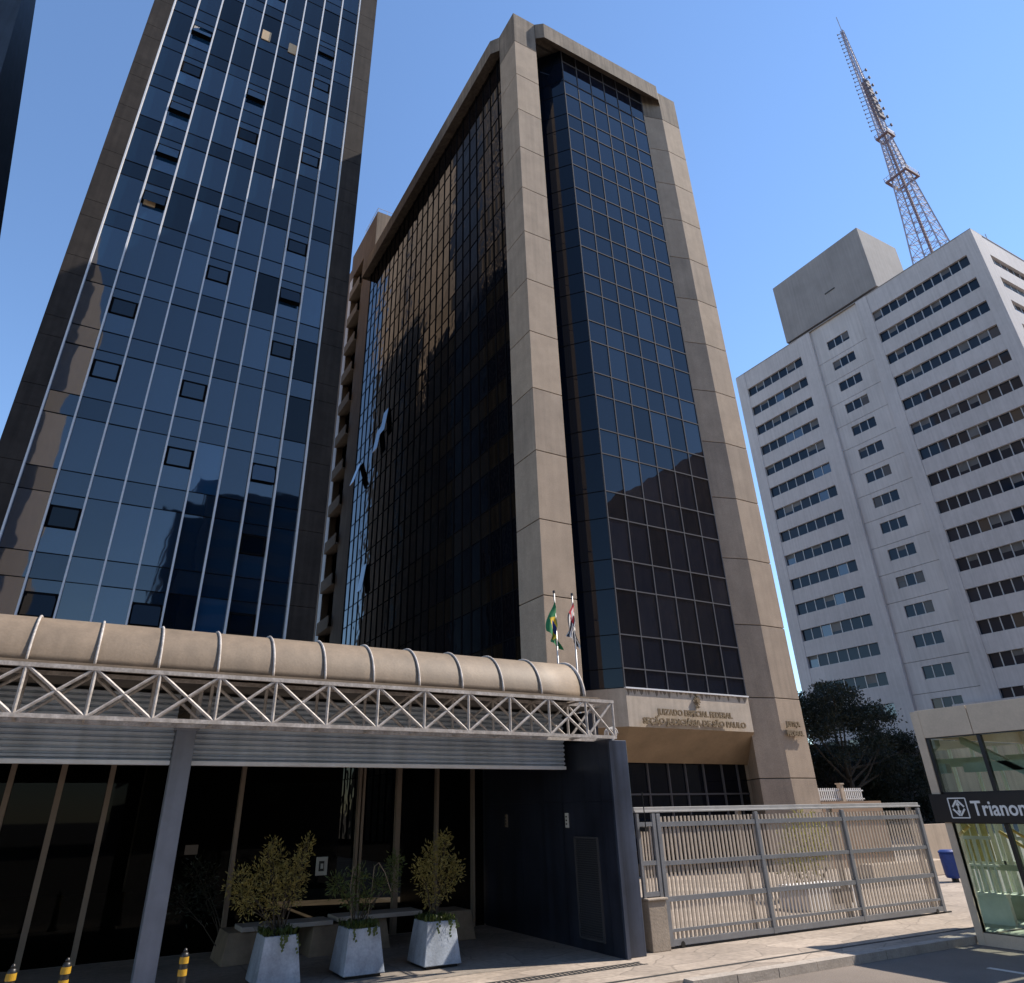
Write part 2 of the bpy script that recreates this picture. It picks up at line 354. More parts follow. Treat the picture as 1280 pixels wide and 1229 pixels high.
# kerb stones, dropping towards the driveway on the left
b = MB(); x = -60.0; k = 0
while x < 140:
    L = 0.98
    z = 0.012 + (0.0 if x > 9.3 else -0.0)
    zt = z if x > 9.3 else max(-0.11, z - (9.3-x)*0.07)
    b.box(x+.006, x+L-.006, 10.70+rnd.uniform(-.006, .006), 10.93, -0.44, zt+rnd.uniform(-.004, .004)); x += L
struct(b.build('kerb', M['kerb']))
b = MB(); b.box(-30, 60, 11.36, 11.44, 0.0, 0.005); struct(b.build('gutter_seam', M['grate']))
b = MB()
for i in range(70):
    x0 = 3.2+i*.096; b.box(x0, x0+.05, 12.28, 12.46, 0.0, 0.006)
b.box(3.15, 9.95, 12.24, 12.28, 0, 0.006); b.box(3.15, 9.95, 12.46, 12.5, 0, 0.006)
struct(b.build('drain_channel', M['grate']))
b = MB(); b.box(15.14, 15.26, 2.0, 9.25, -0.13, -0.126); struct(b.build('road_marking', M['line_paint']))
# ================================================================== MAIN TOWER
T = thing('office_tower', (23, 38, 0), 'brown concrete tower with tall corner piers and a dark glass bay above the gate', 'building')
TOP = 50.66
joints = [0.0, 3.55, 6.96] + [10.36+3.384*i for i in range(11)] + [47.6, TOP]
def pier(poly, inset_poly, parent, name='pier'):
    b = MB(); b.prism(inset_poly, 0, TOP-.05, 1)
    for a, z in zip(joints[:-1], joints[1:]):
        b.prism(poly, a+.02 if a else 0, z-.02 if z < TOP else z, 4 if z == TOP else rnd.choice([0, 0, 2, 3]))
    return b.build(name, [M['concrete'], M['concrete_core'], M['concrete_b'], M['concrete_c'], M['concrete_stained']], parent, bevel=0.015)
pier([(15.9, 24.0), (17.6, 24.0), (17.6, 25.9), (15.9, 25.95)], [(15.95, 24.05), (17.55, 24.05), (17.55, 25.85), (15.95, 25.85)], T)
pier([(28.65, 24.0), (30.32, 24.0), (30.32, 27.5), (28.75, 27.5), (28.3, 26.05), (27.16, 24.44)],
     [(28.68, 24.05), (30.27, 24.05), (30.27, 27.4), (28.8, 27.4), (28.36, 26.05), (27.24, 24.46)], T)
b = MB(); b.box(16.6, 30.2, 26.2, 52.6, 4.5, 50.2); b.box(18.6, 28.3, 27.2, 52.6, 0, 4.5)
b.box(16.6, 18.6, 26.2, 52.6, 0, 4.5); b.box(28.3, 30.2, 27.55, 52.6, 0, 4.5)
b.build('wall', M['mullion_black'], T)
b = MB(); b.box(16.3, 30.2, 25.0, 52.85, 50.2, 50.5); b.build('roof', M['roof'], T)
# crown beams, proud of the piers with splayed ends
b = MB()
zb, zt = 49.12, TOP
fr = [(17.62, 24.0), (18.12, 23.64), (28.20, 23.64), (28.66, 24.0)]
bk = [(17.62, 25.0), (18.12, 25.0), (28.08, 25.0), (28.62, 25.0)]
M['soffit_paint'] = M['concrete_stained']
k = MB()
for i in range(3):
    (x0, y0), (x1, y1) = fr[i], fr[i+1]
    k.face([(x0, y0, zb), (x1, y1, zb), (x1, y1, zt), (x0, y0, zt)])
    k.face([(x0, y0, zb), (x1, y1, zb), (bk[i+1][0], 24.37, 49.95), (bk[i][0], 24.37, 49.95)])
k.face([(x, y, zt) for x, y in fr] + [(28.62, 25.4, zt), (17.62, 25.4, zt)])
k.build('crown_beam', M['concrete_stained'], T)
k = MB()
fr = [(15.9, 25.97), (15.48, 26.5), (15.48, 52.9)]
for i in range(2):
    (x0, y0), (x1, y1) = fr[i], fr[i+1]
    k.face([(x0, y0, zb+.1), (x1, y1, zb+.1), (x1, y1, zt), (x0, y0, zt)])
    k.face([(x0, y0, zb+.1), (x1, y1, zb+.1), (16.32, y1, 49.7), (16.32, y0, 49.7)])
k.face([(x, y, zt) for x, y in fr] + [(16.8, 52.9, zt), (16.8, 25.97, zt)])
k.face([(15.48, 52.9, zb+.1), (16.8, 52.9, zb+.1), (16.8, 52.9, zt), (15.48, 52.9, zt)])
k.build('crown_beam', M['concrete_stained'], T)
# front curtain wall
GX0, GX1, GY = 19.995, 27.14, 24.35
rows = [7.02, 7.83, 9.27]
z = 9.27
for i in range(12):
    rows += [z+2.05, z+3.446]; z += 3.446
rows = [r for r in rows if r < 50.0] + [50.42]
rows = [2.5+(r-2.5)*.98984 for r in rows]
PW = (GX1-GX0)/6
cnt = 0; rest = MB()
for ri in range(len(rows)-1):
    z0, z1 = rows[ri], rows[ri+1]
    for ci in range(6):
        x0 = GX0+PW*ci; x1 = x0+PW
        pts = jitter([(x0, GY, z0), (x1, GY, z0), (x1, GY, z1), (x0, GY, z1)], (0, 1, 0), 0.0035)
        mi = rnd.choice([0, 1, 1, 2, 3, 5]) if rnd.random() < .6 else 1
        if ri == len(rows)-2 and ci > 2: mi = 4
        if cnt < 96:
            p = MB(); p.face(pts, mi); p.build('window_pane', M['blue_glass'], T)
        else: rest.face(pts, mi)
        cnt += 1
# splayed left return of the bay
CX, CY_ = 18.7, 25.87
for ri in range(len(rows)-1):
    z0, z1 = rows[ri], rows[ri+1]
    p = MB(); p.face([(CX, CY_, z0), (GX0, GY, z0), (GX0, GY, z1), (CX, CY_, z1)]); p.build('return_pane', M['cant_glass'], T)
p = MB(); p.face([(17.6, 25.9, 4.4), (CX, CY_, 4.4), (CX, CY_, 49.9), (17.6, 25.9, 49.9)]); p.build('back_pane', M['cant_glass'], T)
stuff(rest.build('window_pane', M['blue_glass'], T))
for ci in range(7): x = GX0+PW*ci; mu = MB(); mu.box(x-.024, x+.024, GY-.045, GY+.02, 6.97, 49.93); mu.build('mullion', M['mullion_dark'], T)
for ri, z in enumerate(rows): mu = MB(); mu.box(GX0, GX1, GY-.043, GY+.02, z-.026, z+.026); mu.build('transom', M['mullion_dark'], T)
d = Vector((CX-GX0, CY_-GY, 0)).normalized(); nrm = Vector((-d.y, d.x, 0))
for z in rows: mu = MB(); mu.bar((GX0, GY-.01, z), (CX, CY_-.01, z), .03, .03); mu.build('transom', M['mullion_black'], T)
mu = MB(); mu.box(17.6, 17.78, 24.35, 24.6, 4.4, 49.1); mu.box(17.78, 17.95, 24.6, 24.9, 4.4, 49.1); mu.build('gutter', M['mullion_dark'], T)
# sign block with sloping soffit
b = MB()
A = [(18.7, 25.8), (19.96, 24.27), (27.14, 24.27)]; zs0, zs1 = 5.44, 6.95
B_ = [(19.3, 27.15), (20.75, 26.0), (28.3, 26.0)]
for i in range(2):
    (x0, y0), (x1, y1) = A[i], A[i+1]
    b.face([(x0, y0, zs0), (x1, y1, zs0), (x1, y1, zs1), (x0, y0, zs1)], 0)
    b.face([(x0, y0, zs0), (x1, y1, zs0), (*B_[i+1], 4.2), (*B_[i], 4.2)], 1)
b.face([(18.7, 25.8, zs1), (19.96, 24.27, zs1), (27.14, 24.27, zs1), (27.14, 26.5, zs1), (18.7, 26.5, zs1)], 0)
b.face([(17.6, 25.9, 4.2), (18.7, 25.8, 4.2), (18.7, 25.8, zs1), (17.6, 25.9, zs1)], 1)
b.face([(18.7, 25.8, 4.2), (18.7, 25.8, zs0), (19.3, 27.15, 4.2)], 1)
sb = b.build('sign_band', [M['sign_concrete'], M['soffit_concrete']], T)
b = MB(); x = GX0
while x < GX1-.1:                       # dirt runs below the sill
    wd = rnd.uniform(.06, .3); h = rnd.uniform(.04, .3)
    b.face([(x, 24.266, 6.94), (x+wd, 24.266, 6.94), (x+wd*.8, 24.266, 6.94-h*.7), (x+wd*.45, 24.266, 6.94-h), (x+wd*.2, 24.266, 6.94-h*.5)]); x += wd*rnd.uniform(.9, 1.5)
b.build('stain', M['concrete_stained'], T)
b = MB(); b.box(GX0-.05, GX1, 24.2, 24.35, 6.93, 6.99); b.build('sill', M['mullion_light'], T)
text_mesh('lettering', 'JUIZADO ESPECIAL FEDERAL', 0.33, .06, (21.41, 24.12, 5.945), (1, 0, 0), (0, 0, 1), M['bronze'], T, width=4.36, offset=.013)
text_mesh('lettering', 'SEÇÃO JUDICIÁRIA DE SÃO PAULO', 0.33, .06, (20.59, 24.12, 5.57), (1, 0, 0), (0, 0, 1), M['bronze'], T, width=5.94, offset=.013)
text_mesh('lettering', 'JUSTIÇA', 0.3, .06, (28.90, 23.88, 5.72), (1, 0, 0), (0, 0, 1), M['bronze'], T, width=.95, offset=.013)
text_mesh('lettering', 'FEDERAL', 0.3, .06, (28.86, 23.88, 5.32), (1, 0, 0), (0, 0, 1), M['bronze'], T, width=1.12, offset=.013)
b = MB()
def disc(b, cx, cz, y, r, n=20, t=.05, mi=0, sx=1.0, sz=1.0):
    b.loft([[(cx+r*sx*math.cos(a), yy, cz+r*sz*math.sin(a)) for a in [2*math.pi*i/n for i in range(n)]] for yy in (y, y+t)], mi)
disc(b, 23.86, 6.62, 24.18, .13); disc(b, 23.86, 6.62, 24.14, .08)
for i in range(10):
    a = 2*math.pi*i/10+.3
    b.bar((23.86+.12*math.cos(a), 24.20, 6.62+.12*math.sin(a)), (23.86+.2*math.cos(a), 24.20, 6.62+.2*math.sin(a)), .04, .04)
b.bar((23.86, 24.20, 6.5), (23.86, 24.20, 6.3), .05, .05); b.bar((23.74, 24.20, 6.36), (23.98, 24.20, 6.36), .05, .05)
b.bar((23.86, 24.20, 6.75), (23.86, 24.20, 6.9), .04, .04)
b.build('crest', M['bronze'], T)
# entrance glazing under the sign
b = MB(); b.box(18.6, 28.4, 26.3, 26.34, 0, 4.25); b.build('entrance_glass', M['blue_glass'][0], T)
b = MB()
for x in (19.9, 21.1, 22.36, 23.55, 24.55, 25.65, 26.8, 27.8): b.box(x-.035, x+.035, 26.22, 26.3, 0, 4.25)
b.box(18.6, 28.4, 26.23, 26.3, 2.95, 3.02); b.build('entrance_frame', M['mullion_dark'], T)
b = MB(); b.box(24.7, 27.7, 26.6, 26.66, 0, 2.6); b.build('inner_panel', M['brown_clad'], T)
# long side curtain wall
SXP = 16.3; ys = [25.95+1.058*i for i in range(26)]
srows = [1.0, 4.4, 7.9]; z = 7.9
while z < 49: srows += [z+1.36, z+3.45]; z += 3.45
srows = [r for r in srows if r < 49.6]+[49.75]
sp = MB(); band = []
for ri in range(len(srows)-1):
    z0, z1 = srows[ri], srows[ri+1]; small = (z1-z0) < 1.7
    bandmb = sp
    for yi in range(len(ys)-1):
        y0, y1 = ys[yi], ys[yi+1]
        mi = 3 if (small and rnd.random() < (.93 if y0 < 36 else .35)) else rnd.choice([0, 1, 2])
        if y0 > 44: mi = rnd.choice([0, 1, 1])
        sp.face(jitter([(SXP, y0, z0), (SXP, y0, z1), (SXP, y1, z1), (SXP, y1, z0)], (1, 0, 0), 0.006), mi)
stuff(sp.build('side_pane', M['black_glass']+[M['brown_glass']], T))
for y in ys: mu = MB(); mu.box(SXP-.05, SXP+.01, y-.022, y+.022, 1, 49.7); mu.build('mullion', M['mullion_black'], T)
for z in srows: mu = MB(); mu.box(SXP-.03, SXP+.01, 25.9, 52.4, z-.02, z+.02); mu.build('side_transom', M['mullion_black'], T)
for (y, z, ang) in ((44.9, 30.4, 7), (46.2, 29.4, 8), (47.6, 18.6, 7), (50.9, 13.4, 16), (50.6, 28.2, 16)):
    o = MB(); h = 2.0; dx = math.sin(R(ang))*h; dz = math.cos(R(ang))*h
    o.loft([[(SXP-.06, y, z), (SXP-.06, y+1.0, z), (SXP-.06-dx, y+1.0, z-dz), (SXP-.06-dx, y, z-dz)],
            [(SXP-.10, y, z+.01), (SXP-.10, y+1.0, z+.01), (SXP-.10-dx, y+1.0, z-dz+.01), (SXP-.10-dx, y, z-dz+.01)]])
    o.build('open_window', M['lt_glass'][7], T)

# ================================================================== LEFT TOWER
LT = thing('office_tower', (1.8, 50, 0), 'dark glass tower with white vertical fins and granite corner piers behind the canopy', 'building')
LY = 34.0; LX0, LX1 = -4.38, 7.76; NB = 9; BW = (LX1-LX0)/NB; LTOP = 84
b = MB(); b.box(-5.4, 9.0, 34.6, 70, 0, LTOP-.2); b.build('wall', M['granite_joint'], LT)
b = MB(); b.box(-5.49, 9.1, 34.3, 70.2, LTOP-.2, LTOP); b.build('roof', M['roof'], LT)
b = MB(); z = 0.0
lrow = []; z = 11.31-3.84*2
while z < LTOP: lrow.append(z); z += 3.84
for (x0, x1) in ((-5.49, LX0-.05), (LX1+.05, 9.1)):
    b = MB(); b.box(x0+.03, x1-.03, LY-.1, 36.0, 0, LTOP-.3, 1); z = 0
    zz = [0]+sorted([q for q in lrow]+[q+1.13 for q in lrow])
    zz = [q for q in zz if q < LTOP-1]+[LTOP-.2]
    for a, c in zip(zz[:-1], zz[1:]): b.box(x0, x1, LY-.25, 36.1, a+.012, c-.012, 0)
    b.build('pier', [M['granite'], M['granite_joint']], LT)
# long side wall facing the brown tower: stone bays between dark window strips
b = MB()
for i in range(8): y_ = 36.8+.80*i; b.box(9.04, 9.14, y_, y_+.15, 0, LTOP-.2, 0)
for i, (y0, y1, mi) in enumerate(((36.1, 48.8, 1), (48.8, 60.5, 0), (60.5, 61.3, 1), (61.3, 70, 0))):
    b.box(9.0, 9.1 if mi == 0 else 9.04, y0, y1, 0, LTOP-.2, mi)
b.build('side_wall', [M['side_stone'], M['side_dark']], LT)
rest = MB(); cnt = 0
def lt_pane(pts, mi):
    global cnt
    if cnt < 95:
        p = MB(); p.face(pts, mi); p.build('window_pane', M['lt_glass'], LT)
    else: rest.face(pts, mi)
    cnt += 1
for z in lrow:  # glass picks darken on upper floors, standing in for a dimmer sky reflection
    for ci in range(NB):
        x0 = LX0+BW*ci; x1 = x0+BW
        if z > 0:
            def q(za, zb_): return jitter([(x0, LY, za), (x1, LY, za), (x1, LY, zb_), (x0, LY, zb_)], (0, 1, 0), 0.009)
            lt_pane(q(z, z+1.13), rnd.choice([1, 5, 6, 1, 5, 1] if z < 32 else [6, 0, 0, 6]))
            zt_ = z+3.84
            if ci % 3 == 1 and rnd.random() < .72:
                lt_pane(q(z+1.13, z+2.25), rnd.choice([1, 5, 2, 4]))
                lt_pane(q(z+3.3, zt_), 1)
                # awning sash, recessed dark
                ang = 0
                s_ = MB(); xa, xb = x0+.12, x1-.12; za, zb_ = z+2.3, z+3.25
                inner = MB(); inner.box(x0, x1, LY+.02, LY+.04, z+2.25, z+3.3); inner.build('window_recess', M['mullion_black'], LT)
                for (u0, u1, w0, w1) in ((xa, xb, za, za+.05), (xa, xb, zb_-.05, zb_), (xa, xa+.05, za, zb_), (xb-.05, xb, za, zb_)):
                    s_.box(u0, u1, LY-.05, LY-.01, w0, w1, 0)
                off = rnd.choice([0, 0, 0, 0, .18, .3])
                s_.face([(xa, LY-.02-off, za), (xb, LY-.02-off, za), (xb, LY-.02, zb_), (xa, LY-.02, zb_)], 1)
                s_.build('awning_window', [M['mullion_black'], rnd.choice([M['lt_glass'][0], M['lt_glass'][6], M['lt_glass'][1], M['lt_glass'][6], M['lt_glass'][3]])], LT)
            else:
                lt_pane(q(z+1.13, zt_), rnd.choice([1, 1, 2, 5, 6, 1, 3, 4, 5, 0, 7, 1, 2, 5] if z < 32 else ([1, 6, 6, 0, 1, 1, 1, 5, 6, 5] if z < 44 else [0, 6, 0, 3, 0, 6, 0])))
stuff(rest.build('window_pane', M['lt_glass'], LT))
for ci in range(NB+1):
    mu = MB(); x = LX0+BW*ci; mu.box(x-.04, x+.04, LY-.24, LY-.005, 5, LTOP); mu.build('fin', M['mullion_light'], LT)
for z in lrow:
    for q_ in (z, z+1.13): mu = MB(); mu.box(LX0, LX1, LY-.03, LY+.01, q_-.015, q_+.015); mu.build('transom', M['mullion_black'], LT)
for (x0, x1, z0, z1) in ((1.22, 1.82, 50.75, 51.75), (3.1, 3.68, 50.6, 51.6), (-2.85, -2.25, 32.7, 33.3)):
    b = MB(); b.box(x0, x1, LY-.06, LY-.01, z0, z1); b.build('beige_panel', M['beige_board'], LT)  # small beige panel in front of a pane

# tapered tower at the far left
b = MB()
def taper(b, pf0, pf1, pb0, pb1, dx):
    f0, f1, b0, b1 = [Vector(p) for p in (pf0, pf1, pb0, pb1)]
    b.loft([[f0, b0, b0-Vector((dx, 0, 0)), f0-Vector((dx, 0, 0))], [f1, b1, b1-Vector((dx, 0, 0)), f1-Vector((dx, 0, 0))]])
FT = thing('office_tower', (-20, 45, 0), 'dark tapering tower at the far left edge of the sky', 'building')
taper(b, (-9.6, 44, 0), (-17.4, 44, 80), (-6.1, 52, 0), (-19.6, 52, 84), 16)
b.build('wall', mat('dark_louvre', (0.035, 0.042, 0.055), 0.5, metal=0.3, var=0.2, scale=0.6, streak=0.3), FT)

# ================================================================== BALCONY BUILDING BEHIND
BB = thing('apartment_building', (22, 60, 0), 'brown apartment block with stacked balconies squeezed between the two glass towers', 'building')
bx = 16.9
b = MB(); b.box(bx+.6, 30, 53.9, 68, 0, 59.9); b.box(bx, bx+.6, 53.9, 57.6, 0, 59.9); b.box(bx, bx+.6, 61.0, 61.9, 0, 59.9)
b.box(bx, bx+.6, 57.6, 61, 56.3, 59.9); b.box(bx+.6, bx+.7, 57.6, 61, 0, 56.3); b.build('wall', M['brown_clad'], BB)
b = MB(); b.box(bx-.05, bx+.05, 61.0, 61.95, 0, 56); b.build('pilaster', M['mullion_light'], BB)
b = MB(); b.box(bx+2, 26, 53.86, 53.9, 50, 59.8); b.build('gable_wall', M['beige_wall'], BB)
for i in range(15):
    z = 1.4+3.66*i
    b = MB(); b.box(bx-.28, bx+.6, 57.7, 60.95, z, z+.15); b.box(bx-.28, bx-.2, 57.7, 60.95, z+.15, z+1.05)
    b.build('balcony', M['balcony'], BB)
    b = MB(); b.box(bx+.52, bx+.58, 57.9, 59.4, z+.2, z+2.6); b.build('window', M['win_glass'][3], BB)
b = MB(); b.box(bx+.05, bx+.09, 54.0, 58, 60.5, 60.54); b.box(bx+.05, 24, 54.0, 54.04, 60.5, 60.54)
for y in (54, 55.3, 56.6, 57.9): b.box(bx+.05, bx+.09, y, y+.04, 59.9, 60.5)
for x in (18, 19.5, 21, 22.5, 24): b.box(x, x+.04, 54.0, 54.04, 59.9, 60.5)
b.build('roof_railing', M['pole'], BB)

# ================================================================== PALE OFFICE BLOCK
WB = thing('office_building', (95, 45, 0), 'pale office block with long ribbons of windows and a grey box on its roof', 'building')
WX = 80.0; WT = 62.2; NF = 17; PIT = 3.35
tops = [59.35-PIT*i for i in range(NF)]
b = MB(); b.box(WX+.5, 120, 26.5, 62.4, 0, WT-.4); b.build('core_wall', M['grey_dark'], WB)
b = MB()
for (y0, y1) in ((26.0, 27.4), (39.75, 41.3), (48.85, 50.95), (60.95, 62.65)): b.box(WX, WX+.6, y0, y1, 0, WT)
for (y0, y1) in ((27.4, 39.75), (50.95, 60.95)):
    b.box(WX+.05, WX+.55, y0, y1, tops[0], WT-.002)
    for i in range(NF-1): b.box(WX+.05, WX+.55, y0, y1, tops[i+1], tops[i]-1.45)
    b.box(WX+.05, WX+.55, y0, y1, 0, tops[-1]-1.45)
b.build('wall', M['pale_wall'], WB)
b = MB()                                    # recessed middle bay made of panels
b.box(WX+.3, WX+.58, 41.3, 48.85, tops[0]+.5, WT-.002)
for i in range(NF):
    zt_ = tops[i]+.5; zb_ = zt_-PIT+.05
    b.box(WX+.3, WX+.58, 41.3, 43.6, zb_, zt_); b.box(WX+.3, WX+.58, 46.9, 48.85, zb_, zt_)
    b.box(WX+.31, WX+.57, 43.6, 46.9, tops[i]-.1, zt_); b.box(WX+.31, WX+.57, 43.6, 46.9, zb_, tops[i]-1.45)
b.build('recess_panel', M['pale_panel'], WB)
def ribbon(y0, y1, n, zt_, rec, axis='x', base=WX):
    g = MB(); dy = (y1-y0)/n
    for k_ in range(n):
        a, c = y0+dy*k_, y0+dy*(k_+1)
        mi = rnd.choice([0, 0, 0, 0, 1, 3]) if y0 > 50 or axis == 'y' else rnd.choice([0, 0, 1, 0, 0, 1, 0, 2])
        if axis == 'x': g.face([(base+rec, a, zt_-1.45), (base+rec, a, zt_), (base+rec, c, zt_), (base+rec, c, zt_-1.45)], mi)
        else: g.face([(a, base+rec, zt_-1.45), (c, base+rec, zt_-1.45), (c, base+rec, zt_), (a, base+rec, zt_)], mi)
        if rnd.random() < .22:
            hb = rnd.uniform(.3, 1.1); e_ = .012
            if axis == 'x': g.face([(base+rec-e_, a, zt_-hb), (base+rec-e_, a, zt_), (base+rec-e_, c, zt_), (base+rec-e_, c, zt_-hb)], 4)
            else: g.face([(a, base+rec-e_, zt_-hb), (c, base+rec-e_, zt_-hb), (c, base+rec-e_, zt_), (a, base+rec-e_, zt_)], 4)
    o = g.build('window', M['win_glass']+[M['blind']], WB)
    f = MB()
    for k_ in range(1, n):
        a = y0+dy*k_
        if axis == 'x': f.box(base+rec-.06, base+rec-.002, a-.05, a+.05, zt_-1.45, zt_)
        else: f.box(a-.05, a+.05, base+rec-.06, base+rec-.002, zt_-1.45, zt_)
    if axis == 'x': f.box(base+rec-.05, base+rec-.001, y0, y1, zt_-1.45, zt_-1.38)
    else: f.box(y0, y1, base+rec-.05, base+rec-.001, zt_-1.45, zt_-1.38)
    fo = f.build('frame', M['win_frame'], None); fo.parent = o
for i, zt_ in enumerate(tops):
    if zt_ < 8: continue
    ribbon(27.4, 39.75, 11, zt_, .35); ribbon(50.95, 60.95, 7, zt_, .35); ribbon(43.6, 46.9, 3, zt_, .48)
# street face
b = MB(); b.box(WX+.6, 82.3, 26.0, 26.5, 0, WT)
b.box(82.3, 121, 26.05, 26.5, tops[0], WT-.003)
for i in range(NF-1): b.box(82.3, 121, 26.05, 26.5, tops[i+1], tops[i]-1.45)
b.build('street_wall', M['pale_wall'], WB)
for i, zt_ in enumerate(tops):
    if zt_ > 20: ribbon(82.3, 110, 20, zt_, .4, 'y', 26.0)
b = MB(); b.box(WX+.01, 121, 26.0, 62.6, WT, WT+.12); b.build('roof', M['grey_wall'], WB)
b = MB(); b.box(80.3, 89.0, 38.15, 52.75, 62.9, 73.2); b.build('rooftop_box', M['grey_wall'], WB, bevel=.03)
b = MB(); b.box(80.8, 88.5, 38.6, 52.3, WT+.1, 62.9); b.build('rooftop_base', M['grey_dark'], WB)
b = MB(); b.box(80.24, 80.3, 43.5, 45.1, 66.4, 66.6); b.build('vent', M['grey_dark'], WB)
b = MB(); b.tube((85.5, 26.6, WT), (85.5, 26.6, WT+2.2), .05); b.tube((86.2, 26.7, WT), (86.2, 26.7, WT+1.6), .04); b.build('aerial', M['pole'], WB)
b = MB(); b.box(79.2, 79.95, 26.0, 44, 9.2, 11.0); b.build('low_window_strip', M['blue_glass'][0], WB)
b = MB(); b.box(79.1, 80, 26.0, 44.2, 11.0, 11.4); b.build('canopy_slab', M['pale_wall'], WB)
M_w = None

# ================================================================== LATTICE BROADCAST MAST
TV = thing('broadcast_mast', (150, 57.3, 0), 'faded red and grey lattice broadcast mast rising above the roof of the pale block', 'tower')
prof = [(60, 7.4), (90, 4.9), (113, 3.2), (125, 2.4), (138, 1.65), (153, 0.98), (170, 0.66), (185, 0.45), (198, 0.28)]
def hw(z):
    for (a, wa), (c, wc) in zip(prof[:-1], prof[1:]):
        if a <= z <= c: return wa+(wc-wa)*(z-a)/(c-a)
    return prof[-1][1]
cxm, cym = 150, 57.3
for sx, sy in ((1, 1), (1, -1), (-1, -1), (-1, 1)):
    b = MB()
    for (a, wa), (c, wc) in zip(prof[:-1], prof[1:]): b.tube((cxm+sx*wa, cym+sy*wa, a), (cxm+sx*wc, cym+sy*wc, c), .17 if a < 150 else .12, n=5)
    b.build('leg', M['mast_steel'], TV)
b = MB(); z = 84.0
corn = [(1, 1), (1, -1), (-1, -1), (-1, 1)]
while z < 197:
    h = max(1.6, hw(z)*1.15); w0 = hw(z); w1 = hw(min(z+h, 198))
    for i in range(4):
        p, q_ = corn[i], corn[(i+1) % 4]
        a = (cxm+p[0]*w0, cym+p[1]*w0, z); c = (cxm+q_[0]*w1, cym+q_[1]*w1, z+h)
        a2 = (cxm+q_[0]*w0, cym+q_[1]*w0, z); c2 = (cxm+p[0]*w1, cym+p[1]*w1, z+h)
        r_ = .07 if z < 150 else .05
        b.tube(a, c, r_, n=4); b.tube(a2, c2, r_, n=4); b.tube(a, a2, r_, n=4)
    z += h
b.build('bracing', M['mast_steel'], TV)
b = MB(); b.box(cxm-.26, cxm+.26, cym-.26, cym+.26, 80, 175); b.build('cable_riser', M['red_steel'], TV)
for z, s_ in ((138, 2.75), (153, 1.65)):
    b = MB()
    for (x0, x1, y0, y1) in ((-s_, s_, -s_, -s_+.5), (-s_, s_, s_-.5, s_), (-s_, -s_+.5, -s_+.5, s_-.5), (s_-.5, s_, -s_+.5, s_-.5)):
        b.box(cxm+x0, cxm+x1, cym+y0, cym+y1, z, z+.45)
    b.build('platform', M['red_steel'], TV)
    b = MB()
    for i in range(9):
        t = -s_+i*s_/4
        for (x, y) in ((t, -s_), (t, s_), (-s_, t), (s_, t)): b.box(cxm+x-.04, cxm+x+.04, cym+y-.04, cym+y+.04, z+.45, z+1.6)
    for (x0, x1, y0, y1) in ((-s_, s_, -s_, -s_+.06), (-s_, s_, s_-.06, s_), (-s_, -s_+.06, -s_, s_), (s_-.06, s_, -s_, s_)):
        b.box(cxm+x0, cxm+x1, cym+y0, cym+y1, z+1.55, z+1.62)
    b.build('railing', M['mast_steel'], TV)
for i in range(26):
    b = MB(); z = 157+i*1.6
    L = 0.95 if z < 176 else 0.8
    w_ = hw(z)
    b.bar((cxm-w_, cym+w_, z), (cxm-w_-L*.6, cym+w_+L, z), .12, .12); b.box(cxm-w_-L*.6-.1, cxm-w_-L*.6+.1, cym+w_+L-.1, cym+w_+L+.1, z-.3, z+.3)
    if i % 2 == 0 and z < 182:
        b.bar((cxm+w_, cym-w_, z), (cxm+w_+.5, cym-w_-.9, z), .12, .12); b.box(cxm+w_+.3, cxm+w_+.7, cym-w_-1.1, cym-w_-.7, z-.4, z+.4)
    if 160 < z < 176: b.box(cxm-w_-.4, cxm+w_+.4, cym-w_-.5, cym-w_+.1, z-.5, z+.6)
    b.build('antenna', M['antenna_grey'], TV)
b = MB(); b.tube((cxm, cym, 196), (cxm, cym, 204.5), .09); b.build('spire', M['mast_steel'], TV)

# ================================================================== CANOPY
CN = thing('entrance_canopy', (3, 14, 0), 'long barrel vaulted canopy with white truss front and grey corrugated fascia', 'canopy')
TY = 12.6; TZ0, TZ1 = 3.80, 4.50; XE = 9.95; BP = .915
nodes = [-0.81+BP*k for k in range(-6, 12)]+[XE]
for yy in (TY, TY+.68):
    for z, r_ in ((TZ1, .03), (TZ0, .03)):
        b = MB(); b.box(nodes[0], XE+.03, yy-r_, yy+r_, z-r_, z+r_); b.build('chord', M['steel_white'], CN)
    for i, x in enumerate(nodes):
        b = MB(); b.tube((x, yy, TZ0), (x, yy, TZ1), .027, n=8); b.build('post', M['steel_white'], CN)
        if i+1 < len(nodes):
            x1 = nodes[i+1]
            b = MB(); b.tube((x, yy, TZ1), (x1, yy, TZ0), .027, n=6); b.build('brace', M['steel_white'], CN)
            b = MB(); b.tube((x, yy, TZ0), (x1, yy, TZ1), .026, n=6); b.build('brace', M['steel_white'], CN)
for x in nodes:
    for q_ in (TZ0, TZ1): b = MB(); b.box(x-.017, x+.017, TY+.04, TY+.64, q_-.017, q_+.017); b.build('cross_tie', M['steel_white'], CN)
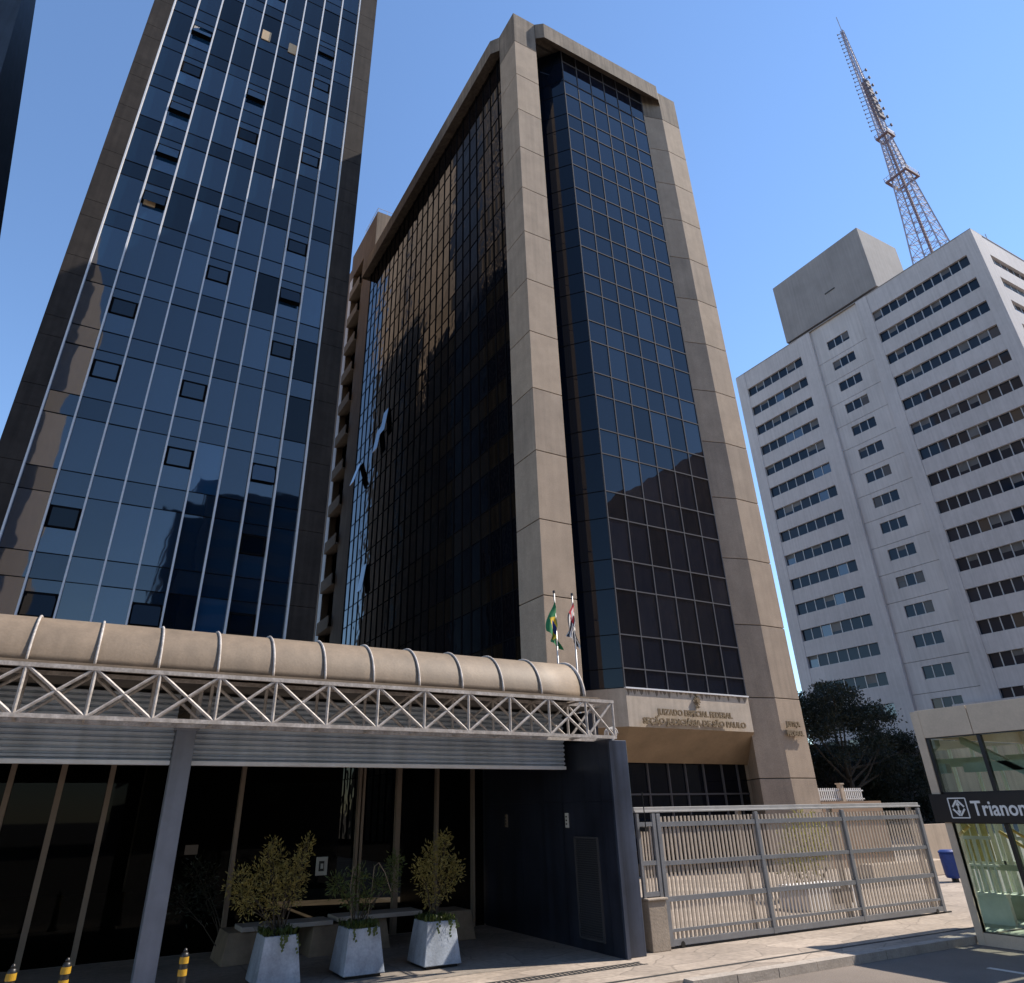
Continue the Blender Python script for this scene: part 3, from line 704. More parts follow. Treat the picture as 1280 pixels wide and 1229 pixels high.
# vault
VY, VZ, VR = 13.62, 4.56, .83; VX0, VX1 = -14.0, 9.38
b = MB(); N_ = 20
ang = [math.pi*i/N_ for i in range(N_+1)]
rings = []
for x in [VX0+(VX1-VX0)*i/24 for i in range(25)]:
    rings.append([(x, VY-VR*math.cos(a), VZ+VR*math.sin(a)) for a in ang])
b.loft(rings, closed=False, cap=False)
vo = b.build('vault', M['vault'], CN, smooth=True)
sm = vo.modifiers.new('solid', 'SOLIDIFY'); sm.thickness = .02
b = MB(); b.box(VX0, VX1, TY+.05, VY-VR+.03, VZ-.045, VZ-.0); b.box(VX0, VX1+.3, TY+.06, TY+.16, VZ-.01, VZ+.02); b.build('eave_gutter', M['vault'], CN)
for k_ in range(-8, 10):
    x = -0.13+.915*k_+.2
    b = MB(); b.path([(x, VY-(VR+.018)*math.cos(a), VZ+(VR+.018)*math.sin(a)) for a in [math.pi*i/24 for i in range(25)]], .021, n=6)
    b.build('rib', M['steel_white'], CN, smooth=True)
b = MB(); b.path([(VX1, VY-(VR+.01)*math.cos(a), VZ+(VR+.01)*math.sin(a)) for a in [math.pi*i/24 for i in range(25)]], .035, n=6); b.build('rib', M['steel_white'], CN, smooth=True)
b = MB(); b.loft([[(xx, VY-VR*math.cos(a)*.98, VZ+VR*math.sin(a)*.98) for a in ang] for xx in (VX1-.05, VX1-.02)]); b.build('vault_end', M['steel_white'], CN)
# corrugated fascia
for (x0, x1) in ((-14, 1.56), (1.90, 9.74)):
    b = MB(); n = 12; z0, z1 = 3.33, 4.42; dz = (z1-z0)/n
    prof_ = []
    for i in range(n):
        za = z0+dz*i; prof_ += [(0, za), (0, za+dz*.22), (-.045, za+dz*.42), (-.045, za+dz*.8), (0, za+dz*.98)]
    b.loft([[(xx, 14.22+y, z) for y, z in prof_]+[(xx, 14.30, z1), (xx, 14.30, z0)] for xx in (x0, x1)])
    b.build('fascia', M['corrugated'], CN)
    b = MB(); b.box(x0, x1, 14.14, 14.31, 3.26, 3.325); b.build('fascia_flange', M['flange'], CN)
b = MB(); b.box(1.57, 1.89, 13.98, 14.24, 0, 3.82); b.box(1.53, 1.93, 13.94, 14.28, 3.80, 3.84); b.build('column', M['col_paint'], CN, bevel=.01)
b = MB(); b.box(1.74, 1.80, 13.3, 14.0, 3.84, 4.4); b.build('strut', M['steel_white'], CN)
b = MB(); b.box(-30, 10.4, 14.45, 33.7, 4.42, 4.6); b.box(-30, 10.2, 13.3, 14.45, 4.47, 4.53); b.build('roof', M['roof'], CN)  # front slab lengthened at the right to keep sun off the fascia
b = MB()
for i in range(14):
    x = -5+i*1.15
    for yy in (15.2, 16.6, 17.6): b.bar((x, yy, 4.3), (x+.57, yy, 3.85), .035, .035); b.bar((x+.57, yy, 3.85), (x+1.15, yy, 4.3), .035, .035)
for yy in (15.2, 16.6, 17.6): b.box(-6, 9.8, yy-.03, yy+.03, 3.81, 3.87); b.box(-6, 9.8, yy-.03, yy+.03, 4.28, 4.34)
b.build('ceiling_lattice', M['ceiling_steel'], CN)
# lobby glass wall
LG = thing('glass_wall', (3, 18.2, 0), 'dark glazed lobby wall with tall beige mullions under the canopy', 'glass wall')
b = MB(); b.face([(-14, 18.25, 0), (9.85, 18.25, 0), (9.85, 18.25, 4.42), (-14, 18.25, 4.42)]); b.build('glass', M['lobby_glass'], LG)
for x, w_ in ((-1.78, .05), (-.88, .05), (.01, .055), (.92, .05), (3.62, .045), (6.40, .03), (6.50, .03), (7.42, .06), (8.47, .035), (9.50, .03), (-3.6, .05), (-5.4, .05)):
    b = MB(); b.box(x-w_, x+w_, 18.1, 18.24, 0, 4.42); b.build('mullion', M['beige_mullion'], LG)
for (x, z, w_, h, d_) in ((5.63, 1.42, .13, .18, 1), (2.75, 1.84, .13, .09, 0)):
    b = MB(); b.box(x-w_, x+w_, 18.205, 18.235, z-h, z+h, 0)
    if d_: b.box(x-.07, x+.05, 18.195, 18.205, z-.1, z+.1, 1); b.box(x-.03, x+.03, 18.190, 18.195, z-.05, z+.05, 0)
    b.build('notice', [M['paper'] if d_ else M['brown_plate'], M['ink']], LG)
b = MB(); b.box(-14, 9.85, 30, 30.3, 0, 4.42); b.box(-14, 9.85, 18.3, 30, .0, .01, 1); b.build('lobby_back_wall', [M['interior_dark'], M['interior_stone']], LG)
b = MB()
for i in range(9): b.box(-7+i*1.0+.01, -6+i*1.0-.01, 20.4, 20.9, .35, .95+.0)
b.build('lobby_counter', M['interior_stone'], LG)
b = MB(); b.box(-2.6, -1.9, 21, 21.6, 0, 4.4); b.box(2.0, 2.5, 23, 23.5, 0, 4.4); b.build('lobby_column', M['interior_stone'], LG)
# dark side wall
DW = thing('stone_wall', (10.2, 15, 0), 'polished navy stone side wall closing the right end of the canopy', 'wall')
b = MB(); y = 12.82
for (ya, yb) in ((12.82, 13.16), (13.165, 14.62), (14.625, 16.4), (16.405, 18.25)):
    for (za, zb_) in ((0, 2.62), (2.625, 3.78)): b.box(9.9, 10.0, ya, yb, za, zb_)
b.build('cladding', M['navy_stone'], DW)
b = MB(); b.box(9.995, 10.43, 12.84, 24.0, 0, 3.77); b.build('core', M['navy_light'], DW, bevel=.01)
b = MB(); b.box(10.02, 10.40, 13.75, 18.3, 3.775, 4.41); b.build('added_sun_block', M['navy_stone'], DW)  # added box above the wall, keeps sun off the planters
b = MB(); b.box(9.90, 9.985, 12.75, 12.815, 0, 3.78); b.build('edge_trim', M['navy_light'], DW)
b = MB(); b.tube((9.99, 12.79, 0), (9.99, 12.79, 3.8), .014); b.build('conduit', M['steel_white'], DW)
lf = MB()
for (ya, yb, za, zb_) in ((13.38, 13.42, .18, 1.97), (14.18, 14.22, .18, 1.97), (13.42, 14.18, .18, .22), (13.42, 14.18, 1.93, 1.97)): lf.box(9.865, 9.899, ya, yb, za, zb_)
lv = lf.build('louvre_door', M['louver'], DW)
s_ = MB()
for i in range(42): zz_ = .23+i*.0405; s_.box(9.875, 9.897, 13.42, 14.18, zz_, zz_+.02)
so_ = s_.build('slats', M['louver'], None); so_.parent = lv
for (y, z) in ((17.1, 2.25), (14.45, 2.27)):
    b = MB(); b.box(9.87, 9.899, y-.05, y+.05, z-.14, z+.14, 0)
    for q_ in (-.07, 0, .07): b.box(9.865, 9.87, y-.025, y+.025, z+q_-.015, z+q_+.015, 1)
    b.build('intercom', [M['paper'] if y < 15 else M['brown_plate'], M['ink']], DW)
# coiled wire on top of wall
b = MB(); pts = []
for i in range(70):
    t = i/70; a = t*2*math.pi*4
    pts.append((10.2+.12*math.cos(a)+.05*t, 12.95+.25*t, 3.9+.12*math.sin(a)+.02))
b.path(pts, .008, n=5); tag(b.build('security_wire', M['white']), 'small coil of pale security wire on top of the navy stone wall', 'wire')

# ================================================================== PLANTERS
def shrub(kind, cx, cy, name='shrub'):
    pass
PG = 'tapered concrete planters in front of the lobby'
def planter(x0, x1, y0, label, plant):
    t = thing('planter', ((x0+x1)/2, y0+.4, 0), label, 'planter', PG)
    b = MB(); d = .80; ins = .09; h = .70
    bot = [(x0, y0, .05), (x1, y0, .05), (x1, y0+d, .05), (x0, y0+d, .05)]
    top = [(x0+ins, y0+ins, h), (x1-ins, y0+ins, h), (x1-ins, y0+d-ins, h), (x0+ins, y0+d-ins, h)]
    b.loft([bot, top]); b.build('box', M['planter'], t, bevel=.012)
    b = MB(); b.box(x0+.06, x1-.06, y0+.06, y0+d-.06, 0, .05); b.build('foot', M['black_paint'], t)
    b = MB(); b.box(x0+ins+.05, x1-ins-.05, y0+ins+.05, y0+d-ins-.05, h-.04, h+.006); b.build('soil', M['soil'], t)
    g = MB()
    for _ in range(420):
        px, py = rnd.uniform(x0+.08, x1-.08), rnd.uniform(y0+.08, y0+d-.08)
        a = rnd.uniform(0, 6.28); L = rnd.uniform(.08, .2); lean = rnd.uniform(.2, .9)
        p0 = Vector((px, py, h)); dd = Vector((math.cos(a)*lean, math.sin(a)*lean, 1)).normalized(); s_ = Vector((-math.sin(a), math.cos(a), 0))*.008
        mid = p0+dd*L*.6; tip = mid+Vector((math.cos(a), math.sin(a), -.3)).normalized()*L*.5
        g.face([p0-s_, p0+s_, mid+s_, tip, mid-s_])
    for _ in range(4):                      # trailing stems over the rim
        px = rnd.uniform(x0+.08, x1-.08); L = rnd.uniform(.05, .28); yy = y0+ins-.02
        for k_ in range(6):
            q_ = Vector((px+rnd.uniform(-.03, .03), yy-.01*k_-rnd.uniform(0, .03), h-L*k_/6)); 
            g.face([q_, q_+Vector((.03, -.01, .02)), q_+Vector((.045, -.015, -.01)), q_+Vector((.01, -.01, -.03))])
    g.build('ground_plant', M['leaf_green'], t)
    return t
def bush(base, lobes, label, leafm, stems, n_per, ll=.085, lw=.022, parent=None, stemtop=None):
    t = thing('potted_shrub', base, label, 'shrub', None)
    s_ = MB()
    for (cx, cy, cz, r_) in lobes:
        p0 = Vector(base)+Vector((rnd.uniform(-.08, .08), rnd.uniform(-.08, .08), 0)); p1 = Vector((cx, cy, cz))
        mid = p0.lerp(p1, .5)+Vector((rnd.uniform(-.05, .05), rnd.uniform(-.05, .05), .05))
        s_.path([p0, mid, p1, p1+Vector((rnd.uniform(-.05, .05), 0, r_*.7))], [.013, .01, .006, .003], n=5)
        for _ in range(3):
            s_.path([mid.lerp(p1, rnd.random()), p1+Vector((rnd.uniform(-r_, r_), rnd.uniform(-r_, r_), rnd.uniform(-r_, r_)))], [.005, .002], n=4)
    s_.build('stem', M['bark'], t)
    g = MB()
    for (cx, cy, cz, r_) in lobes: leaves(g, (cx, cy, cz), r_, int(n_per*(r_/.15)**2), ll, lw, squash=1.15)
    g.build('foliage', leafm, t); return t
planter(3.40, 4.12, 13.95, 'grey tapered concrete planter holding the widest olive shrub, nearest the grey column', 0)
planter(4.84, 5.58, 13.95, 'grey tapered concrete planter holding the dark sparse plant, between the other two', 0)
planter(6.32, 7.06, 13.95, 'grey tapered concrete planter holding the compact round shrub, nearest the navy wall', 0)
bush((3.76, 14.32, .7), [(3.0, 14.3, 1.50, .17), (3.22, 14.3, 1.32, .2), (3.35, 14.35, 1.6, .16), (3.55, 14.3, 1.35, .2), (3.62, 14.4, 1.75, .17), (3.52, 14.3, 2.0, .11), (3.8, 14.3, 1.5, .22),
    (4.0, 14.3, 1.7, .16), (4.12, 14.35, 1.92, .12), (3.95, 14.3, 1.3, .17), (3.2, 14.3, 1.1, .13), (3.6, 14.3, 1.08, .15), (3.45, 14.3, 1.86, .1), (4.15, 14.3, 2.04, .08), (3.07, 14.3, 1.28, .13), (4.1, 14.35, 1.5, .12)],
    'wide olive green shrub in the planter nearest the grey column', M['leaf_olive'], 8, 150)
bush((5.2, 14.35, .7), [(4.75, 14.3, 1.35, .14), (5.0, 14.3, 1.15, .13), (5.15, 14.35, 1.45, .13), (5.3, 14.3, 1.1, .12), (5.5, 14.3, 1.35, .12), (5.85, 14.4, 1.6, .15), (5.8, 14.4, 1.3, .12)],
    'sparse dark green plant with arching stems in the middle planter', M['leaf_green'], 8, 220, .1, .020)
b = MB(); b.path([(5.33, 14.3, .72), (5.40, 14.3, 1.3), (5.42, 14.3, 1.6), (5.50, 14.28, 1.66), (5.62, 14.26, 1.5), (5.75, 14.25, 1.2)], .008, n=5)
b.path([(5.05, 14.3, .72), (4.98, 14.3, 1.3), (5.02, 14.3, 1.62)], .007, n=5)
tag(b.build('dry_stalk', M['plinth']), 'bare pale arching stalk rising from the middle planter', 'plant')
bush((6.68, 14.33, .7), [(6.35, 14.3, 1.5, .16), (6.55, 14.3, 1.7, .18), (6.8, 14.35, 1.85, .16), (6.85, 14.3, 2.0, .12), (6.7, 14.3, 1.45, .2), (7.02, 14.3, 1.55, .17), (7.12, 14.3, 1.42, .12), (6.5, 14.3, 1.25, .14),
    (6.88, 14.3, 1.2, .13), (6.55, 14.3, 1.0, .1), (6.7, 14.3, 1.05, .1)], 'compact rounded olive shrub in the planter nearest the navy wall', M['leaf_olive'], 8, 175, .075, .024)
# benches and plinths
BN = thing('stone_bench', (4.6, 16.9, 0), 'long pale stone bench slab behind the leftmost and middle planters', 'bench')
b = MB(); b.box(3.62, 5.42, 16.45, 17.1, .50, .58); b.build('seat', M['bench_slab'], BN, bevel=.008)
for x0 in (3.3, 4.95):
    b = MB(); b.loft([[(x0, 16.4, 0), (x0+.85, 16.4, 0), (x0+.85, 17.5, 0), (x0, 17.5, 0)], [(x0+.1, 16.5, .5), (x0+.72, 16.5, .5), (x0+.72, 17.4, .5), (x0+.1, 17.4, .5)]]); b.build('support', M['plinth'], BN, bevel=.01)
BN = thing('stone_bench', (6.4, 16.9, 0), 'second pale stone bench slab reaching right behind the middle planter', 'bench')
b = MB(); b.box(5.50, 7.38, 16.45, 17.1, .54, .62); b.build('seat', M['bench_slab'], BN, bevel=.008)
for x0 in (5.9, 7.9):
    b = MB(); b.loft([[(x0, 16.5, 0), (x0+.8, 16.5, 0), (x0+.8, 17.4, 0), (x0, 17.4, 0)], [(x0+.08, 16.55, .54), (x0+.7, 16.55, .54), (x0+.7, 17.35, .54), (x0+.08, 17.35, .54)]]); b.build('support', M['plinth'], BN, bevel=.01)
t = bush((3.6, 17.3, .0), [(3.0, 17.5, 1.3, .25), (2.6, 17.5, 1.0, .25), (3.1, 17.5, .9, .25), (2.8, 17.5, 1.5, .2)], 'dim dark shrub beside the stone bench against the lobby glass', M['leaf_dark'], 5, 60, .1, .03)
# bollards
BG = 'black and yellow bollards beside the canopy column'
def bollard(x, y, label):
    t = thing('bollard', (x, y, 0), label, 'bollard', BG)
    def ring(z, r_, n=20): return [(x+r_*math.cos(2*math.pi*i/n), y+r_*math.sin(2*math.pi*i/n), z) for i in range(n)]
    b = MB(); b.loft([ring(0, .12), ring(.06, .11), ring(.1, .075), ring(.42, .062), ring(.74, .055), ring(.775, .05), ring(.79, .03)]); b.build('post', M['black_paint'], t, smooth=True)
    for z0 in (.36, .52, .66):
        b = MB(); r0 = .0635; b.loft([ring(z0, r0), ring(z0+.075, r0-.002)]); b.build('band', M['yellow_paint'], t, smooth=False)
    b = MB(); b.loft([ring(.79, .028, 12), ring(.81, .03, 12), ring(.83, .018, 12), ring(.838, .004, 12)]); b.build('cap', M['black_paint'], t, smooth=True)
bollard(-0.03, 12.73, 'black and yellow bollard at the left edge of the picture')
bollard(0.59, 12.82, 'black and yellow bollard second from the left, left of the grey column')
bollard(2.05, 12.68, 'black and yellow bollard standing just right of the grey column')

# ================================================================== GATE
GT = thing('sliding_gate', (15.8, 13.15, 0), 'wide grey steel sliding gate with pale vertical bars', 'gate')
gy = 13.15; GP = [11.32, 14.26, 17.3, 20.42]
b = MB(); b.box(10.72, 20.55, gy+.02, gy+.14, 2.40, 2.50); b.box(10.72, 20.55, gy-.02, gy+.02, 2.395, 2.43); b.build('header_beam', M['gate_header'], GT, bevel=.006)
for x in GP:
    b = MB(); b.box(x-.05, x+.05, gy-.04, gy+.03, .04, 2.37); b.build('upright', M['gate_steel'], GT, bevel=.004)
for z, h in ((2.17, .045), (1.46, .04), (.83, .045), (.30, .025)):
    b = MB()
    for xa, xb in zip(GP[:-1], GP[1:]): b.box(xa+.05, xb-.05, gy-.03, gy+.0, z-h, z+h)
    b.build('rail', M['gate_steel'], GT)
b = MB()
for xa, xb in zip(GP[:-1], GP[1:]): b.box(xa+.05, xb-.05, gy-.035, gy+.03, .05, .15)
b.build('bottom_rail', M['gate_steel'], GT)
nb = 0; proto = None
for xa, xb in zip(GP[:-1], GP[1:]):
    n = 25
    for i in range(n):
        x = xa+.05+(xb-xa-.1)*(i+.5)/n
        if proto is None:
            b = MB(); b.box(-.024, .024, -.014, .014, 0, 2.2); proto = b.build('bar', M['gate_bar']); proto.parent = GT; o = proto
        else:
            o = proto.copy(); COL.objects.link(o)
        o.location = (x-15.8, .015+rnd.uniform(-.003, .003), .12)
for x in (13.95, 17.12, 20.35): b = MB(); b.box(x-.05, x+.05, gy+.16, gy+.26, 0, 2.46); b.build('guide_post', M['gate_bar'], GT)
b = MB(); b.box(11.2, 20.7, gy-.02, gy+.02, .001, .03); b.build('track', M['grate'], GT)
b = MB()
for x in (11.6, 20.1): b.tube((x, gy-.04, .06), (x, gy+.04, .06), .055, n=14)
b.build('roller', M['black_paint'], GT)
FP = thing('fence_panel', (11.0, 13.15, 0), 'narrow barred fence panel on a concrete block beside the navy wall', 'fence')
b = MB(); b.box(10.74, 11.20, 13.02, 13.32, 0, .84); b.box(10.72, 11.24, 12.99, 13.35, .84, .88); b.build('concrete_block', M['block'], FP, bevel=.012)
b = MB(); b.box(10.74, 10.80, gy-.03, gy+.03, .88, 2.38); b.box(11.16, 11.24, gy-.03, gy+.03, .88, 2.38); b.box(10.8, 11.16, gy-.025, gy+.02, 2.14, 2.22)
b.box(10.8, 11.16, gy-.025, gy+.02, 1.44, 1.52); b.box(10.8, 11.16, gy-.025, gy+.02, .9, .98); b.build('frame', M['gate_steel'], FP)
for x in (10.85, 10.93, 11.01, 11.09): b = MB(); b.box(x-.018, x+.018, gy-.005, gy+.02, .98, 2.15); b.build('bar', M['gate_bar'], FP)
b = MB(); b.tube((10.84, 12.98, 2.05), (10.84, 12.98, 2.72), .012); b.tube((10.84, 12.98, 2.72), (10.84, 12.98, 2.78), .02)
b.box(10.8, 10.88, 12.96, 13.12, 2.05, 2.13); tag(b.build('gate_antenna', M['black_paint']), 'thin black antenna rod clamped to the left end of the gate header', 'antenna')
# forecourt objects seen through the gate
b = MB(); b.box(30.35, 34.6, 24.0, 24.3, 0, 2.6); tag(b.build('boundary_wall', M['brick_wall']), 'ochre brown boundary wall beside the right pier of the brown tower', 'wall')
F2 = thing('railing', (32.0, 24.1, 2.6), 'short pale railing with a stone post on top of the ochre wall', 'railing')
b = MB(); b.box(30.4, 33.6, 24.1, 24.14, 2.68, 2.72); b.box(30.4, 33.6, 24.1, 24.14, 3.02, 3.07); b.build('rail', M['white'], F2)
b = MB()
for i in range(22): x = 30.5+i*.14; b.box(x-.02, x+.02, 24.1, 24.14, 2.62, 3.15)
b.build('balusters', M['white'], F2)
b = MB(); b.box(31.9, 32.1, 24.0, 24.2, 2.6, 3.3); b.box(31.86, 32.14, 23.96, 24.24, 3.3, 3.36); b.build('stone_post', M['beige_wall'], F2)
b = MB(); b.box(34.0, 60, 22.0, 22.3, 0, 1.62); tag(b.build('garden_wall', M['beige_wall']), 'low beige wall running behind the station entrance', 'wall')
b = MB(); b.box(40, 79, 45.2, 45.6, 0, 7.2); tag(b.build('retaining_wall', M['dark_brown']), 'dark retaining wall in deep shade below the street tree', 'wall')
W2 = thing('masonry_planter', (18.8, 15.3, 0), 'low white masonry planter with a dark opening behind the gate', 'planter')
b = MB(); b.box(17.9, 19.9, 15.2, 16.1, 0, .56); b.build('box', M['white'], W2, bevel=.01)
b = MB(); b.box(18.85, 19.65, 15.17, 15.199, .12, .46); b.build('opening', M['black_paint'], W2)
t = thing('hedge_plant', (19.6, 16.3, 0), 'yellow green upright bush behind the gate beside the white planter', 'bush')
g = MB(); 
for (x, z, r_) in ((19.5, 1.0, .35), (19.9, 1.5, .4), (20.3, 1.9, .4), (20.7, 1.3, .35), (20.2, 1.0, .4), (21.2, 1.7, .35)): leaves(g, (x, 16.9, z), r_, 380, .14, .04)
g.build('foliage', M['leaf_yellow'], t); g = MB()
for x in (19.6, 20.1, 20.5, 21.0): g.path([(20.2, 16.9, 0), (x, 16.9, .8), (x+.1, 16.9, 1.6)], [.04, .03, .01])
g.build('stem', M['bark'], t)
t = thing('litter_bin', (28.1, 17.7, 0), 'blue cylindrical litter bin beside the station entrance', 'bin')
b = MB(); n = 24
def ring2(x, y, z, r_, n=24): return [(x+r_*math.cos(2*math.pi*i/n), y+r_*math.sin(2*math.pi*i/n), z) for i in range(n)]
b.loft([ring2(28.45, 17.6, .12, .25), ring2(28.45, 17.6, .2, .28), ring2(28.45, 17.6, .85, .31), ring2(28.45, 17.6, .88, .29)]); b.build('body', M['blue_plastic'], t, smooth=False)
b = MB(); b.loft([ring2(28.45, 17.6, .88, .32), ring2(28.45, 17.6, .93, .32), ring2(28.45, 17.6, .98, .24)]); b.build('lid', M['blue_plastic'], t)
b = MB(); b.tube((28.45, 17.6, 0), (28.45, 17.6, .12), .12); b.build('foot', M['black_paint'], t)
b = MB(); b.loft([[(26.6, 19.4, 0), (31.5, 19.4, 0), (31.5, 20.2, 0), (26.6, 20.2, 0)], [(26.7, 19.5, .5), (31.4, 19.5, .5), (31.4, 20.1, .5), (26.7, 20.1, .5)]]); tag(b.build('low_planter_wall', M['beige_wall'], bevel=.02), 'low yellowish stone planter wall beyond the right end of the gate', 'planter')
# flags
def flag(x, y, ztop, label, colfn, mats, drop, seed):
    t = thing('flagpole', (x, y, 0), label, 'flag')
    b = MB(); b.tube((x, y, 0), (x, y, ztop+.15), .035, .025, n=10); b.build('pole', M['pole'], t, smooth=True)
    b = MB(); b.tube((x, y, ztop+.13), (x, y, ztop+.2), .05, .04, n=10); b.build('finial', M['black_paint'], t)
    r_ = random.Random(seed); b = MB(); NU, NV = 44, 30
    def P(u, v):      # u along the fly, v down the hoist; hung limp: the fly sags beside the pole in folds
        sag = 1.25*u
        z = ztop - .12 - v*(1.05-.25*u) - sag*(0.82+.1*math.sin(3*v+seed))
        sx = -(.10+.34*u)*math.sin(min(1, u*2.2)*1.4)*(1-.55*v)+.10*math.sin(9*v+5*u+seed)*u
        sy = .09*math.sin(13*v+2.5*u+seed)*(.25+u)
        sx += .30*u*v
        return Vector((x+sx, y-.05+sy, z))
    for i in range(NU):
        for j in range(NV):
            u0, u1, v0, v1 = i/NU, (i+1)/NU, j/NV, (j+1)/NV
            b.face([P(u0, v0), P(u1, v0), P(u1, v1), P(u0, v1)], colfn((u0+u1)/2, (v0+v1)/2))
    b.build('cloth', mats, t, smooth=True); return t
fgreen = mat('flag_green', (0.015, 0.16, 0.055), 0.8); fyel = mat('flag_yellow', (0.65, 0.45, 0.03), 0.8); fblue = mat('flag_blue', (0.01, 0.03, 0.2), 0.8)
fwh = mat('flag_white', (0.6, 0.58, 0.58), 0.8); fbk = mat('flag_black', (0.02, 0.02, 0.03), 0.8); fred = mat('flag_red', (0.5, 0.03, 0.04), 0.8)
def br(u, v):
    if math.hypot((u-.5)*1.4, v-.5) < .25: return 2
    if abs(u-.5)/.42+abs(v-.5)/.4 < 1: return 1
    return 0
def sp_(u, v):
    if u < .36 and v < .46: return 2 if not (abs(u-.18) < .1 and abs(v-.23) < .14) else 1
    return 0 if int(v*13) % 2 == 0 else 1
flag(13.70, 20, 9.05, 'green and yellow national flag hanging limp on the left pole before the tower pier', br, [fgreen, fyel, fblue], 1, 1.0)
flag(14.46, 20, 9.05, 'black and white striped flag with red canton on the right pole before the tower pier', sp_, [fbk, fwh, fred], 1, 2.6)

# ================================================================== STATION ENTRANCE
ST = thing('station_entrance', (19, 6, 0), 'glazed station entrance kiosk with beige frame and black name band reading Trianon', 'station')
X0 = 17.41; YR = 10.6; YF = 7.45; XB = 21.6
b = MB()
for (ya, yb) in ((9.46, YR+.05), (8.2, 9.445), (YF-.05, 8.185)): b.box(X0, X0+.12, ya, yb, 3.82, 4.42)
b.build('cornice', M['st_clad'], ST, bevel=.006)
b = MB(); b.box(X0+.12, XB-1.1, YF, YR, 4.28, 4.36); b.build('roof_panel', M['st_pale'], ST)
b = MB(); b.face([(XB-1.1, YF, 4.3), (XB, YF, 4.3), (XB, YR, 4.3), (XB-1.1, YR, 4.3)]); b.build('roof_glass', M['st_glass'], ST)
for yy in (10.5, 9.4, 8.4, 7.52): b = MB(); b.box(X0+.12, XB, yy-.06, yy+.06, 4.16, 4.28); b.build('roof_beam', M['st_clad'], ST)
b = MB(); b.box(XB-.1, XB, YF, YR, 3.8, 4.2); b.box(X0+.12, XB, YR-.05, YR+.05, 3.82, 4.2); b.build('roof', M['st_clad'], ST)
b = MB(); b.box(X0-.01, X0+.14, YR-.03, YR+.16, 2.66, 4.40); b.build('post', M['st_clad'], ST)
b = MB(); b.box(X0-.01, X0+.14, YR-.10, YR+.05, -.13, 2.1); b.build('post', M['st_clad'], ST)
b = MB(); b.box(X0+.0, X0+.14, YF, YR-.10, -.13, .09); b.build('base', M['st_clad'], ST)
b = MB(); b.box(X0-.06, X0+.2, YF, YR+.22, 2.10, 2.66); b.box(X0+.2, 28, YR-.02, YR+.2, 2.1, 2.66); nb_ = b.build('name_band', M['st_black'], ST)
for z0, z1 in ((2.70, 3.80), (.10, 2.08)):
    for (ya, yb) in ((9.42, YR-.08), (8.02, 9.34), (YF+.08, 7.94)):
        b = MB(); b.box(X0+.06, X0+.075, ya, yb, z0, z1); b.build('glass_pane', M['st_glass'], ST)
b = MB()
for z0, z1 in ((2.66, 3.83), (.07, 2.11)):
    for yy in (9.38, 7.98): b.box(X0+.02, X0+.11, yy-.04, yy+.04, z0+.03, z1-.02)
    b.box(X0+.02, X0+.11, YF, YR-.03, z0, z0+.035); b.box(X0+.02, X0+.11, YF, YR-.03, z1-.035, z1)
    b.box(X0+.02, X0+.11, YR-.1, YR-.03, z0, z1)
b.build('glazing_frame', M['st_black'], ST)
# far side glazing and interior
b = MB()
for yy in [YF+.03+.61*i for i in range(6)]: b.box(XB-.08, XB, yy-.03, yy+.03, 0, 3.8)
b.box(XB-.08, XB, YF, YR, 1.05, 1.15); b.box(XB-.08, XB, YF, YR, 2.1, 2.66); b.build('rear_frame', M['st_pale'], ST)
b = MB(); b.face([(XB-.04, YF, 0), (XB-.04, YR, 0), (XB-.04, YR, 3.8), (XB-.04, YF, 3.8)]); b.face([(X0+.1, YR, .05), (XB, YR, .05), (XB, YR, 3.8), (X0+.1, YR, 3.8)]); b.build('rear_glass', M['st_glass'], ST)
b = MB()
b.loft([[(18.3, 10.3, 3.85), (18.5, 10.3, 3.85), (18.5, 10.3, 3.7), (18.3, 10.3, 3.7)], [(18.3, 7.6, 2.2), (18.5, 7.6, 2.2), (18.5, 7.6, 2.05), (18.3, 7.6, 2.05)]])
b.loft([[(19.6, 9.3, 4.1), (19.75, 9.3, 4.1), (19.75, 9.3, 4.0), (19.6, 9.3, 4.0)], [(19.6, 7.5, 3.2), (19.75, 7.5, 3.2), (19.75, 7.5, 3.1), (19.6, 7.5, 3.1)]])
b.box(18.3, 18.5, YF+.05, 10.4, 3.1, 3.3); b.box(20.2, 20.4, YF+.05, 10.4, 3.3, 3.5)
b.build('stair_beam', M['st_inner'], ST)
b = MB(); b.box(19.4, 19.5, YF+.05, 10.3, -.1, .55); b.box(19.35, 19.55, YF+.05, 10.3, .55, .62); b.build('parapet', M['st_pale'], ST)
b = MB()
for i in range(18): yy = 10.2-i*.15; b.box(19.42, 19.46, yy-.022, yy+.022, .62, 1.7)
b.box(19.4, 19.48, YF+.05, 10.3, 1.7, 1.77); b.box(19.4, 19.48, YF+.05, 10.3, 1.15, 1.19)
for i in range(11): yy = 10.3-i*.26; b.box(20.9, 20.95, yy-.05, yy+.05, 0, 2.1)
b.build('balustrade', M['st_pale'], ST)
b = MB(); b.tube((18.6, 10.2, 1.9), (18.6, 9.2, 1.2), .035); b.tube((18.9, 10.2, 2.0), (18.9, 8.8, 1.1), .035); b.tube((18.5, 9.5, 2.05), (18.5, 9.45, .6), .03); b.build('handrail', M['gold_rail'], ST)
yp = mat('yellow_panel', (0.42, 0.34, 0.10), 0.6, var=.3, scale=6)
for yy in (9.75, 9.5, 9.3): b = MB(); b.box(20.2, 20.24, yy-.07, yy+.07, 1.2, 2.05); b.build('yellow_panel', yp, ST)
